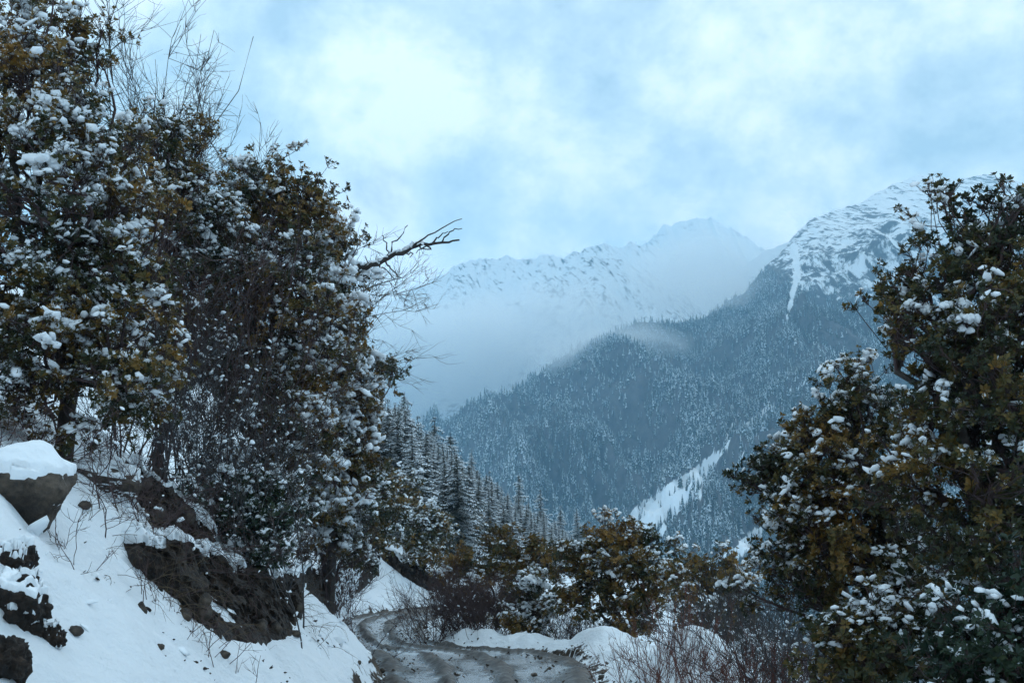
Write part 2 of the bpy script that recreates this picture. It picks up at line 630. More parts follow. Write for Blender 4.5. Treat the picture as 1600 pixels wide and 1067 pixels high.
# the muddy road
ry = spaced([(3, 34, 0.07), (34, 60, 0.2), (60, 130, 1.0)])
rt = np.linspace(-0.06, 1.06, 90)
RY, RT = np.meshgrid(ry, rt, indexing='ij')
RX = road_l(RY) * (1 - RT) + road_r(RY) * RT
wd = road_r(RY) - road_l(RY)
dc = (RT - 0.5) * np.clip(wd, 2.9, 3.6) + 0.10 * noise3(v3(1.0, RY * 0.4, 0.0))
wv = 0.12 * noise3(v3(RX * 0.0 + 5.0, RY * 0.55, 2.0)) + 0.05 * noise3(v3(RX * 1.5, RY * 1.5, 6.0))
rid = np.exp(-((dc + 0.66 + wv) / 0.15) ** 2) + np.exp(-((dc - 0.28 + wv) / 0.18) ** 2) + 0.9 * np.exp(-((np.abs(dc) - 1.5) / 0.22) ** 2)
rid = np.clip(rid * (0.95 + 0.45 * noise3(v3(RX * 2.2, RY * 0.9, 3.3))), 0, 1.3)
rut = 1 - np.clip(rid, 0, 1)
rz = -0.045 + 0.12 * rid
rgh = fbm(v3(RX * 2.6, RY * 1.6, 0.4), 5, 0.6)
rz = rz + (0.035 * rgh) * (1 - 0.93 * rut) + 0.022 * np.maximum(fbm(v3(RX * 7, RY * 7, 5.0), 3, 0.6), 0) * (1 - 0.8 * rut)
rz = rz * sstep(-0.06, 0.02, RT) * sstep(1.06, 0.98, RT) - 0.08 * (1 - sstep(-0.06, 0.0, RT) * sstep(1.06, 1.0, RT))
ice = np.clip(rut * 0.90 - 0.22 + 0.42 * fbm(v3(RX * 1.6, RY * 0.5, 9.0), 4), 0, 1)
me = mesh_np('road', v3(RX, RY, rz), quads=grid_quads(*RX.shape), smooth=True, attrs={'ice': ice})
m, N, L, B = mat('wet_mud')
tc = mnode(N, 'ShaderNodeTexCoord')
at = mnode(N, 'ShaderNodeAttribute', attribute_name='ice')
na = mnode(N, 'ShaderNodeTexNoise', {'Scale': 6.0, 'Detail': 10.0, 'Roughness': 0.68})
nb = mnode(N, 'ShaderNodeTexNoise', {'Scale': 26.0, 'Detail': 6.0, 'Roughness': 0.65})
L.new(tc.outputs['Object'], na.inputs['Vector'])
L.new(tc.outputs['Object'], nb.inputs['Vector'])
mud = setramp(mnode(N, 'ShaderNodeValToRGB'), [(0.3, (0.014, 0.011, 0.009)), (0.52, (0.042, 0.033, 0.026)), (0.75, (0.12, 0.095, 0.072))])
L.new(na.outputs['Fac'], mud.inputs['Fac'])
ad = mnode(N, 'ShaderNodeMath', operation='MULTIPLY_ADD')
ad.inputs[1].default_value = 0.75
L.new(at.outputs['Fac'], ad.inputs[0])
L.new(na.outputs['Fac'], ad.inputs[2])
ic = mnode(N, 'ShaderNodeMapRange', {'From Min': 0.80, 'From Max': 1.02})
L.new(ad.outputs[0], ic.inputs['Value'])
mc = mnode(N, 'ShaderNodeMix', data_type='RGBA')
mc.inputs['B'].default_value = (0.50, 0.53, 0.56, 1)
L.new(ic.outputs[0], mc.inputs['Factor'])
L.new(mud.outputs['Color'], mc.inputs['A'])
L.new(mc.outputs['Result'], B.inputs['Base Color'])
wr = mnode(N, 'ShaderNodeMapRange', {'From Min': 0.50, 'From Max': 0.95, 'To Min': 0.6, 'To Max': 0.10})
L.new(ad.outputs[0], wr.inputs['Value'])
L.new(wr.outputs[0], B.inputs['Roughness'])
bump(N, L, B, nb.outputs['Fac'], 0.35, 0.02)
M_MUD = m
tag(obj('road', me, m), 'rutted muddy dirt road with icy wet tracks', None, None, 'structure')

# valley floor far below, out to the horizon
vx = np.linspace(-4900, 4900, 90)
vy = np.linspace(-1900, 8100, 80)
VX, VY = np.meshgrid(vx, vy, indexing='ij')
VZ = -168 + 8 * noise3(v3(VX / 900, VY / 900, 0)) - 6
me = mesh_np('valley_floor', v3(VX, VY, VZ), quads=grid_quads(*VX.shape), smooth=True, attrs={'earth': np.zeros(VX.size)})
tag(obj('valley_floor', me, M_GROUND), 'snowy valley floor far below the road', None, None, 'structure')

# ------------------------------------------------------------------ mountains
m, N, L, B = mat('mountain_snow_and_rock')
tc = mnode(N, 'ShaderNodeTexCoord')
at = mnode(N, 'ShaderNodeAttribute', attribute_name='snow')
na = mnode(N, 'ShaderNodeTexNoise', {'Scale': 0.035, 'Detail': 10.0, 'Roughness': 0.68})
nb = mnode(N, 'ShaderNodeTexNoise', {'Scale': 0.05, 'Detail': 8.0, 'Roughness': 0.7})
L.new(tc.outputs['Object'], na.inputs['Vector'])
L.new(tc.outputs['Object'], nb.inputs['Vector'])
ad = mnode(N, 'ShaderNodeMath', operation='ADD')
L.new(at.outputs['Fac'], ad.inputs[0])
L.new(na.outputs['Fac'], ad.inputs[1])
ax, dn = mnode(N, 'ShaderNodeAttribute', attribute_name='across'), mnode(N, 'ShaderNodeAttribute', attribute_name='down')
cx = mnode(N, 'ShaderNodeCombineXYZ')
L.new(ax.outputs['Fac'], cx.inputs['X'])
sc_ = mnode(N, 'ShaderNodeMath', operation='MULTIPLY')
sc_.inputs[1].default_value = 0.22
L.new(dn.outputs['Fac'], sc_.inputs[0])
L.new(sc_.outputs[0], cx.inputs['Y'])
ns = mnode(N, 'ShaderNodeTexNoise', {'Scale': 0.055, 'Detail': 6.0, 'Roughness': 0.7})
L.new(cx.outputs[0], ns.inputs['Vector'])
ad2 = mnode(N, 'ShaderNodeMath', operation='MULTIPLY_ADD')
ad2.inputs[1].default_value = 1.9
L.new(ns.outputs['Fac'], ad2.inputs[0])
L.new(ad.outputs[0], ad2.inputs[2])
mr = mnode(N, 'ShaderNodeMapRange', {'From Min': 1.84, 'From Max': 2.06})
L.new(ad2.outputs[0], mr.inputs['Value'])
rk = setramp(mnode(N, 'ShaderNodeValToRGB'), [(0.3, (0.035, 0.035, 0.040)), (0.7, (0.13, 0.12, 0.12))])
L.new(nb.outputs['Fac'], rk.inputs['Fac'])
mc = mnode(N, 'ShaderNodeMix', data_type='RGBA')
mc.inputs['B'].default_value = (0.82, 0.85, 0.88, 1)
L.new(mr.outputs[0], mc.inputs['Factor'])
L.new(rk.outputs['Color'], mc.inputs['A'])
L.new(mc.outputs['Result'], B.inputs['Base Color'])
B.inputs['Roughness'].default_value = 0.85
B.inputs['Specular IOR Level'].default_value = 0.15
bump(N, L, B, nb.outputs['Fac'], 0.7, 6.0)
M_MTN = m


def resample(pts, n):
    pts = np.asarray(pts, float)
    d = np.concatenate([[0], np.cumsum(np.linalg.norm(np.diff(pts, axis=0), axis=1))])
    t = np.linspace(0, d[-1], n)
    return np.stack([np.interp(t, d, pts[:, k]) for k in range(3)], -1)


def mountain(name, label, ridge_px, front, depth_back, nu, nv, amp, gscale, skew, seed, snowf, pw=1.2, jag=1.0, rib=(70, 17.0, 9.0)):
    R = resample([P(*r) for r in ridge_px], nu)
    F = resample(front, nu)
    u = np.linspace(0, 1, nu)
    R[:, 2] += jag * (12 * fbm(v3(u * 30, seed, 0), 4, 0.6))
    v = np.concatenate([np.linspace(-0.35, 0, nv // 5, endpoint=False), np.linspace(0, 1, nv) ** 1.25])
    U, V = np.meshgrid(u, v, indexing='ij')
    Vf = np.clip(V, 0, 1)[..., None]
    Vb = np.clip(-V, 0, 1)[..., None]
    p = R[:, None] + (F - R)[:, None] * Vf
    prof = 1 - (1 - Vf[..., 0]) ** pw
    p[..., 2] = R[:, None, 2] + (F - R)[:, None, 2] * prof
    p[..., 1] += Vb[..., 0] * depth_back
    p[..., 2] -= Vb[..., 0] * depth_back * 0.75
    ln = np.linalg.norm(np.diff(R, axis=0), axis=1).sum()
    su = U * ln / gscale
    g1 = ridged(v3(su - skew * V, V * 1.6, seed), 5, 0.55)
    g2 = ridged(v3(p[..., 0] / (gscale * 0.8), p[..., 1] / (gscale * 0.8), p[..., 2] / gscale + seed), 5, 0.5)
    env = sstep(0.015, 0.36, np.abs(V)) * (1 - 0.7 * sstep(0.8, 1.0, V))
    p[..., 2] += amp * env * (g1 * 0.75 + g2 * 0.45 - 1.3)
    p[..., 1] -= amp * 0.6 * env * (g1 * 0.6)
    g3 = ridged(v3(U * ln / rib[0] + rib[1] * V, V * 4.0, seed + 0.7), 4, 0.6)
    p[..., 2] += rib[2] * env * (g3 - 0.5)
    sn = snowf(U, V, p, g1, g2, g3)
    me = mesh_np(name, p, quads=grid_quads(*U.shape), smooth=True, attrs={'snow': sn, 'across': U * ln + rib[0] * rib[1] * V + 25 * noise3(p / 120.0), 'down': V * 3000})
    o = obj(name, me, M_MTN)
    tag(o, label, None, None, 'structure')
    return U, V, p


ridgeR = [(1800, 330, 4300), (1700, 300, 4100), (1600, 286, 3900), (1540, 273, 3800), (1500, 280, 3750), (1440, 274, 3650), (1400, 285, 3550),
          (1370, 300, 3450), (1340, 320, 3380), (1300, 327, 3300), (1265, 345, 3220), (1240, 368, 3150), (1225, 390, 3100), (1200, 413, 3020),
          (1161, 457, 2920), (1120, 482, 2830), (1094, 500, 2770), (1040, 503, 2700), (1000, 504, 2650), (952, 521, 2600), (900, 545, 2560),
          (860, 568, 2540), (831, 592, 2520), (800, 617, 2520), (760, 642, 2560), (700, 664, 2650), (640, 690, 2800), (540, 740, 3000)]
frontR = [(2500, 1500, -150), (2000, 1150, -160), (1500, 850, -165), (1000, 720, -165), (700, 640, -170), (450, 640, -170), (300, 700, -165), (220, 800, -150),
          (150, 950, -110), (90, 1150, -60), (20, 1400, 0), (-60, 1650, 60), (-200, 2000, 130), (-400, 2400, 200)]

CHUTES = [([(1241, 385), (1246, 430), (1236, 470), (1222, 532)], [15, 13, 9, 2]),
          ([(1128, 704), (1092, 742), (1045, 782), (1008, 812), (985, 845)], [10, 30, 46, 52, 46]),
          ([(1112, 745), (1090, 775), (1068, 792)], [2, 7, 3]), ([(1062, 800), (1040, 822), (1020, 848)], [4, 8, 5]),
          ([(1258, 594), (1236, 612)], [5, 14]), ([(1222, 640), (1200, 640), (1165, 668)], [6, 14, 10]), ([(1150, 655), (1135, 690)], [5, 12]),
          ([(1190, 830), (1150, 862), (1080, 900)], [16, 24, 20]), ([(1165, 700), (1150, 735)], [3, 7])]



def in_chute(px, py, grow_=0.0):
    best = np.full(np.shape(px), -99.0)
    for pts, w in CHUTES:
        for (x0, y0), (x1, y1), w0, w1 in zip(pts[:-1], pts[1:], w[:-1], w[1:]):
            dx, dy = x1 - x0, y1 - y0
            t = np.clip(((px - x0) * dx + (py - y0) * dy) / (dx * dx + dy * dy), 0, 1)
            d = np.hypot(px - x0 - t * dx, py - y0 - t * dy)
            best = np.maximum(best, (w0 + (w1 - w0) * t) * 0.5 - d)
    return best


def treeline(px):
    return np.interp(px, [600, 1100, 1150, 1200, 1240, 1290, 1340, 1420, 1500, 1700], [300, 470, 452, 425, 450, 462, 475, 500, 520, 540])


def snowR(U, V, p, g1, g2, g3):
    px, py = pix(p)
    above = sstep(30, -30, py - treeline(px) + 22 * fbm(v3(p[..., 0] / 160, p[..., 2] / 160, 1), 3))
    g4 = fbm(v3(p[..., 0] / 90, p[..., 1] / 90, p[..., 2] / 60), 4, 0.6)
    streak = 0.20 - 0.12 * np.clip(g1 - 1.0, -1, 1) - 0.16 * (g3 - 1.0) + 0.16 * g4
    s = above * (streak + 0.22) + (1 - above) * (-0.12 + 0.1 * g2)
    rise = sstep(470, 330, py)
    s = s + 0.25 * rise * above
    s = np.where(V < 0, -0.1, s)
    return np.maximum(s, 0.9 * sstep(-3, 4, in_chute(px, py) + 3 * noise3(v3(p[..., 0] / 15, p[..., 1] / 15, p[..., 2] / 15))))


PXR = np.array([P(*q) for q in ridgeR])
UR, VR, PR = mountain('near_mountain', 'forested mountain with a snowy rocky summit across the valley', ridgeR, frontR, 2200, 760, 330, 105, 520, -2.4, 3.7, snowR, 1.12, 0.6, (50, 21.0, 12.0))


def snowfar(bias):
    def f(U, V, p, g1, g2, g3):
        return np.clip(bias - 0.10 * (g1 - 1.0) + 0.05 * g2 - 0.12 * (g3 - 1.0), 0, 1.2)
    return f


mountain('misty_ridge', 'steep hazy spur in the mist behind the forested crest', [(1420, 300, 3750), (1300, 335, 3700), (1245, 372, 3600), (1195, 394, 3600), (1160, 418, 3620), (1127, 436, 3640), (1060, 464, 3680), (1000, 480, 3700), (930, 520, 3720), (860, 570, 3740), (760, 640, 3760)],
         [(1500, 2900, 300), (900, 2900, 250), (400, 3000, 200), (0, 3100, 200)], 700, 240, 120, 50, 260, -2.0, 6.3, snowfar(0.74), 1.15, 0.8, (60, 18.0, 10.0))  # raised snow share paints the paleness of mist into this spur's colour
mountain('far_mountain', 'faint pale snow peak behind the clouds', [(1400, 420, 6110), (1250, 400, 5980), (1200, 395, 5850), (1150, 360, 5785), (1110, 341, 5720), (1060, 346, 5655), (1035, 354, 5655), (1005, 384, 5590),
         (960, 410, 5525), (900, 430, 5525), (820, 455, 5525)], [(1690, 3380, 195), (975, 3250, 195), (260, 3250, 195)], 2000, 320, 160, 110, 600, 1.2, 8.1, snowfar(0.72), 1.2, 1.6, (110, 12.0, 16.0))
mountain('far_ridge', 'hazy snow ridge rising out of the valley cloud', [(1150, 450, 4680), (1080, 420, 4615), (1040, 398, 4550), (990, 377, 4485), (960, 388, 4420), (930, 384, 4355), (880, 398, 4290), (830, 402, 4225),
         (760, 404, 4160), (720, 410, 4095), (680, 432, 4030), (650, 450, 3965), (600, 478, 3900), (560, 490, 3835), (500, 500, 3770), (380, 480, 3640)],
         [(845, 3100, 65), (325, 3050, 65), (-260, 3050, 65), (-975, 3000, 65)], 1600, 480, 190, 95, 460, 1.4, 5.5, snowfar(0.66), 1.2, 1.5, (90, 12.0, 14.0))
mountain('far_spur', 'rocky snow spur half hidden by mist', [(1200, 560, 3640), (1080, 470, 3575), (1020, 430, 3542), (965, 405, 3510), (935, 400, 3478), (905, 415, 3445), (875, 438, 3412), (850, 470, 3380), (800, 520, 3400), (730, 590, 3450), (640, 660, 3500), (520, 700, 3600)],
         [(780, 2950, 97.5), (455, 2900, 97.5), (65, 2900, 97.5)], 800, 320, 160, 60, 250, 1.6, 2.9, snowfar(0.60), 1.15, 1.2, (70, 10.0, 12.0))

# ------------------------------------------------------------------ the far forest (one mass of many thousand trees)
def far_conifer(name, seed, tiers=6, k=7):
    r = np.random.default_rng(seed)
    vs, qs, mi, o = [], [], [], 0
    for t in range(tiers):
        z1 = 0.10 + 0.82 * t / tiers
        rad = (1 - t / tiers) ** 0.85 * 0.155 + 0.012
        top = z1 + 0.95 / tiers * 1.35
        a = np.arange(k) / k * 2 * np.pi + r.uniform(0, 6)
        ro = rad * r.uniform(0.65, 1.25, k)
        ring0 = np.stack([np.cos(a) * 0.012, np.sin(a) * 0.012, np.full(k, min(top, 1.0))], -1)
        rm = ro * 0.55
        ring1 = np.stack([np.cos(a) * rm, np.sin(a) * rm, np.full(k, z1 * 0.45 + top * 0.5)], -1)
        ring2 = np.stack([np.cos(a + .2) * ro, np.sin(a + .2) * ro, z1 - r.uniform(0, 0.04, k)], -1)
        vs += [ring0, ring1, ring2]
        i = np.arange(k)
        j = (i + 1) % k
        qs += [np.stack([o + i, o + j, o + k + j, o + k + i], -1), np.stack([o + k + i, o + k + j, o + 2 * k + j, o + 2 * k + i], -1)]
        mi += [(r.random(k) < 0.40).astype(int), (r.random(k) < 0.32).astype(int)]
        o += 3 * k
    me = mesh_np(name, np.concatenate(vs), quads=np.concatenate(qs), mat_idx=np.concatenate(mi))
    me.materials.append(M_NEEDLE)
    me.materials.append(M_RIME)
    return bpy.data.objects.new(name, me)


protos = [far_conifer('far_tree_shape', s) for s in (1, 2, 3, 4)]
nF = 230000
ui = rng.integers(0, UR.shape[0] - 1, nF)
nb5 = VR.shape[1] - 330
vi = nb5 - 14 + (rng.random(nF) ** 0.75 * (330 + 12)).astype(int)
fu, fv = rng.random((2, nF, 1))
vi = np.clip(vi, 0, VR.shape[1] - 2)
pt = (PR[ui, vi] * (1 - fu) * (1 - fv) + PR[ui + 1, vi] * fu * (1 - fv) + PR[ui, vi + 1] * (1 - fu) * fv + PR[ui + 1, vi + 1] * fu * fv)
px, py = pix(pt)
cell = np.linalg.norm(np.cross(PR[ui + 1, vi] - PR[ui, vi], PR[ui, vi + 1] - PR[ui, vi]), axis=1)
clump = fbm(pt / 130.0, 3) + 0.5 * fbm(pt / 420.0 + 9, 2)
keep = (py > treeline(px) + 16 * clump + rng.normal(size=nF) * 9) & (px > 520) & (px < 1700) & (py < 1000)
keep &= (in_chute(px, py) + 5 * fbm(pt / 28, 2) < 0) | (rng.random(nF) < 0.04)
keep &= rng.random(nF) < np.clip(cell / np.median(cell), 0.15, 1) * np.clip(0.80 + 1.3 * clump, 0.12, 1)
pt = pt[keep]
hgt = rng.uniform(7, 19, len(pt)) * np.clip(1 + 0.5 * fbm(pt / 60.0 + 5, 2), 0.6, 1.5) * np.interp(pt[:, 1], [700, 3500], [1.0, 1.15])
pm = mesh_np('far_forest', pt - np.array([0, 0, 0.6]), attrs={'size': hgt, 'turn': rng.uniform(0, 6.28, len(pt)), 'pick': rng.integers(0, 4, len(pt))})
fo = obj('far_forest', pm)
tag(fo, 'snow dusted conifer forest covering the mountainside across the valley', 'forest', None, 'stuff')


def scatter_nodes(name, protos):
    ng = bpy.data.node_groups.new(name, 'GeometryNodeTree')
    ng.interface.new_socket('Geometry', in_out='INPUT', socket_type='NodeSocketGeometry')
    ng.interface.new_socket('Geometry', in_out='OUTPUT', socket_type='NodeSocketGeometry')
    N, L = ng.nodes, ng.links
    gi, go = N.new('NodeGroupInput'), N.new('NodeGroupOutput')
    iop = N.new('GeometryNodeInstanceOnPoints')
    gti = N.new('GeometryNodeGeometryToInstance')
    for p in reversed(protos):
        oi = N.new('GeometryNodeObjectInfo')
        oi.inputs['Object'].default_value = p
        oi.inputs['As Instance'].default_value = False
        L.new(oi.outputs['Geometry'], gti.inputs[0])
    na = {}
    for k, ty in (('size', 'FLOAT'), ('turn', 'FLOAT'), ('pick', 'FLOAT')):
        a = N.new('GeometryNodeInputNamedAttribute')
        a.data_type = ty
        a.inputs['Name'].default_value = k
        na[k] = a.outputs[0]
    cx = N.new('ShaderNodeCombineXYZ')
    L.new(na['turn'], cx.inputs['Z'])
    L.new(gi.outputs[0], iop.inputs['Points'])
    L.new(gti.outputs[0], iop.inputs['Instance'])
    iop.inputs['Pick Instance'].default_value = True
    L.new(na['pick'], iop.inputs['Instance Index'])
    L.new(cx.outputs[0], iop.inputs['Rotation'])
    L.new(na['size'], iop.inputs['Scale'])
    L.new(iop.outputs[0], go.inputs[0])
    return ng


md = fo.modifiers.new('scatter', 'NODES')
md.node_group = scatter_nodes('far_forest_scatter', protos)
print('far trees', len(pt))

# ------------------------------------------------------------------ spruces on the slope beyond the bend
def spruce_proto(seed, h=10.0, whorls=20, frost=0.6):
    r = np.random.default_rng(seed)
    tz = np.linspace(0, h, 9)
    trunk = tubes(v3(0.05 * r.normal(size=9) * (tz / h), 0.05 * r.normal(size=9) * (tz / h), tz)[None], (0.14 * (1 - tz / h) + 0.012)[None], 6)
    nv_, fv_, sv_, sq_ = [], [], [], []
    leafP, leafA, leafB = [], [], []
    snP, snA, snB = [], [], []
    for w in range(whorls):
        f = w / (whorls - 1)
        z0 = h * (0.07 + 0.90 * f)
        L0 = h * 0.225 * (1 - f) ** 0.85 + 0.15
        k = 9 if f < 0.7 else 7
        for b in range(k):
            az = (b + r.uniform(-.35, .35)) / k * 2 * np.pi + w * 1.1
            if r.random() < 0.12:
                continue
            Lb = L0 * r.uniform(0.5, 1.25)
            z0 = h * (0.07 + 0.90 * f) + r.normal() * 0.02 * h
            drp = r.uniform(0.25, 0.6)
            d = np.array([math.cos(az), math.sin(az), 0])
            side = np.array([-math.sin(az), math.cos(az), 0])
            n = max(4, int(3 + Lb * 5))
            for q in range(n):
                t = (q + 0.6) / n
                c = np.array([0, 0, z0 + r.normal() * 0.05]) + d * Lb * t + np.array([0, 0, -drp * Lb * t ** 1.4 + 0.12 * Lb * t ** 4])
                for sg in (-1, 1):
                    wd_ = (0.34 * Lb * (1 - 0.75 * t) + 0.10) * r.uniform(0.7, 1.2)
                    tip = c + side * sg * wd_ + d * 0.22 * wd_ + np.array([0, 0, -0.62 * wd_ - 0.05])
                    leafP.append(c)
                    leafA.append(tip)
                    leafB.append(d * Lb / n * 0.75 + np.array([0, 0, -0.05]))
                    if r.random() < frost:
                        snP.append(c + np.array([0, 0, 0.05]) + d * 0.03)
                        snA.append(tip * 0.85 + c * 0.15 + np.array([0, 0, 0.06]) + d * 0.05)
                        snB.append(d * Lb / n * 0.85)

    def blades(Pb, A, Bv):
        Pb, A, Bv = map(np.array, (Pb, A, Bv))
        m_ = (Pb + A) / 2
        V = np.stack([Pb, m_ + Bv * 0.6, A, m_ - Bv * 0.4], 1).reshape(-1, 3)
        i = np.arange(len(Pb))[:, None] * 4
        return V, i + np.arange(4)[None]
    return trunk, blades(leafP, leafA, leafB), blades(snP, snA, snB)


SPR = []
for i, (h, wh, fr) in enumerate([(10, 24, 0.9), (10, 23, 1.0), (10, 27, 0.75), (10, 21, 0.95)]):
    t_, l_, s_ = spruce_proto(40 + i, h, wh, fr)
    a = mesh_np('trunk', t_[0], quads=t_[1], smooth=True)
    a.materials.append(M_BARK)
    b = mesh_np('crown', l_[0], quads=l_[1])
    b.materials.append(M_NEEDLE)
    c = mesh_np('snow', s_[0], quads=s_[1])
    c.materials.append(M_FROST)
    SPR.append((a, b, c))


def spruce(x, y, h, kind, rot, label, group, z=None):
    z = float(ground_h(x, y, False)) - 0.1 if z is None else z
    t = thing('spruce_tree', (x, y, z), label, 'spruce', group)
    s = h / 10.0
    wd_ = random.uniform(0.95, 1.75)
    t.scale = (s * wd_, s * wd_, s)
    t.rotation_euler = (random.gauss(0, 0.025), random.gauss(0, 0.025), rot)
    a, b, c = SPR[kind]
    obj('trunk', a, None, t)
    cr_ = obj('crown', b, None, t)
    cr_['kind'] = 'stuff'
    sn_ = obj('snow', c, None, cr_)
    sn_['kind'] = 'stuff'
    return t


# (px of trunk, py of tip, depth, kind): trees whose tips stand out against the valley
lead = [(632, 612, 150, 2, 'tall dark spruce nearest the shrubs, its tip highest against the valley cloud'),
        (603, 622, 140, 1, 'pale frosted spruce just right of the jutting left shrub'),
        (652, 650, 170, 0, 'slim spruce right of the tallest dark spruce on the slope'),
        (678, 652, 180, 1, 'frosted spruce with a pale pointed tip in front of the misty valley'),
        (700, 676, 185, 2, 'dark spruce on the slope edge against the far forest'),
        (738, 702, 150, 1, 'large white dusted spruce standing clear above the roadside bushes'),
        (762, 735, 170, 0, 'half frosted spruce below the large white dusted one'),
        (785, 760, 165, 3, 'broad pale spruce low on the slope over the bush tops'),
        (812, 738, 210, 2, 'thin spruce on the spur end in front of the forested mountain'),
        (845, 765, 215, 0, 'small spruce near the foot of the spur'),
        (872, 790, 220, 1, 'little frosted spruce at the right end of the spur trees'),
        (905, 795, 200, 3, 'reddish pale little spruce right above the brown bush crown'),
        (947, 800, 215, 2, 'lone small dark spruce right of the spur trees')]
for px_, py_, Y, kd, lab in lead:
    tip = P(px_, py_, Y)
    zb = float(ground_h(tip[0], Y, False))
    h = float(tip[2] - zb)
    h = min(max(h, 5.0), 20.0)
    spruce(float(tip[0]), Y, h, kd, random.uniform(0, 6), lab, 'spruces on the slope beyond the bend', float(tip[2]) - h)
r_ = np.random.default_rng(21)
cnt = 0
for _ in range(4000):
    Y = r_.uniform(62, 190)
    px_ = r_.uniform(540, 960)
    x = (px_ - 800) / FPX * Y * 1.0
    s = float(road_l(Y)) - x
    q = (Y - 120) * 0.94 - (x + 13.5) * 2.4
    if s < 0.8 or q > 14:
        continue
    z = float(ground_h(x, Y, False))
    h = r_.uniform(6.0, 12.5)
    tx, ty = pix(np.array([x, Y, z + h]))
    lim = np.interp(tx, [540, 600, 632, 700, 760, 830, 900], [560, 615, 630, 690, 740, 785, 830])
    if ty < lim:
        h = h - float(lim + r_.uniform(0, 30) - ty) / FPX * Y
        if h < 2.2:
            continue
    kd = int(r_.integers(0, 4))
    look = ('half frosted spruce', 'white frosted spruce', 'dark lightly frosted spruce', 'broad pale frosted spruce')[kd]
    size = 'small ' if h < 5 else ''
    place = ('right behind the jutting left evergreen', 'below the tallest dark spruce', 'near the large white dusted spruce', 'towards the spur foot')[int(np.digitize(px_, [620, 700, 780]))]
    lab = size + look + ' ' + place + (', far back' if Y > 140 else ', halfway back' if Y > 100 else ', nearest the road')
    spruce(x, Y, h, kd, r_.uniform(0, 6), lab, 'spruces in the close stand beyond the bend', z - 0.1)
    cnt += 1
    if cnt >= 170:
        break
print('spruces', cnt)

# ------------------------------------------------------------------ broadleaf evergreen trees and shrubs
CL_BIG = []
for s in range(6):
    rc = np.random.default_rng(500 + s)
    vs_, fs_, o_ = [], [], 0
    for q_ in range(16):
        p_, f_ = blob(2, 100 + s * 20 + q_, 0.8, 0.8, 0.1, 4)
        c_ = rc.normal(size=3) * np.array([0.42, 0.34, 0.10])
        c_[2] -= 0.45 * (c_[0] ** 2 + c_[1] ** 2)
        vs_.append(p_ * rc.uniform(0.28, 0.55) + c_)
        fs_.append(f_ + o_)
        o_ += len(p_)
    me = mesh_np('snow_clump', np.concatenate(vs_), tris=np.concatenate(fs_), smooth=True)
    me.materials.append(M_SNOW)
    CL_BIG.append(me)
CL_SM = [blob(1, 200 + s, 0.8, 0.9, 0.2, 4) for s in range(12)]
CL_MD = [blob(2, 300 + s, 0.8, 0.8, 0.2, 6) for s in range(8)]


def stamp(protos, pos, scl, r, tilt=0.45):
    """many small blobs joined in one mesh"""
    vs, fs, o = [], [], 0
    pick = r.integers(0, len(protos), len(pos))
    for k, (v, f) in enumerate(protos):
        i = np.where(pick == k)[0]
        if not len(i):
            continue
        a = r.uniform(0, 6.28, len(i))
        c, s = np.cos(a)[:, None], np.sin(a)[:, None]
        st = r.uniform(0.8, 1.7, (len(i), 1))
        x = (v[None, :, 0] * st * c - v[None, :, 1] * s)
        y = (v[None, :, 0] * st * s + v[None, :, 1] * c)
        tx, ty = r.normal(size=(2, len(i), 1)) * tilt
        V = np.stack([x, y, v[None, :, 2] * r.uniform(0.45, 0.85, (len(i), 1)) + x * tx + y * ty], -1) * scl[i][:, None, None] + pos[i][:, None]
        vs.append(V.reshape(-1, 3))
        fs.append((f[None] + (o + np.arange(len(i)) * len(v))[:, None, None]).reshape(-1, 3))
        o += len(i) * len(v)
    return np.concatenate(vs), np.concatenate(fs)


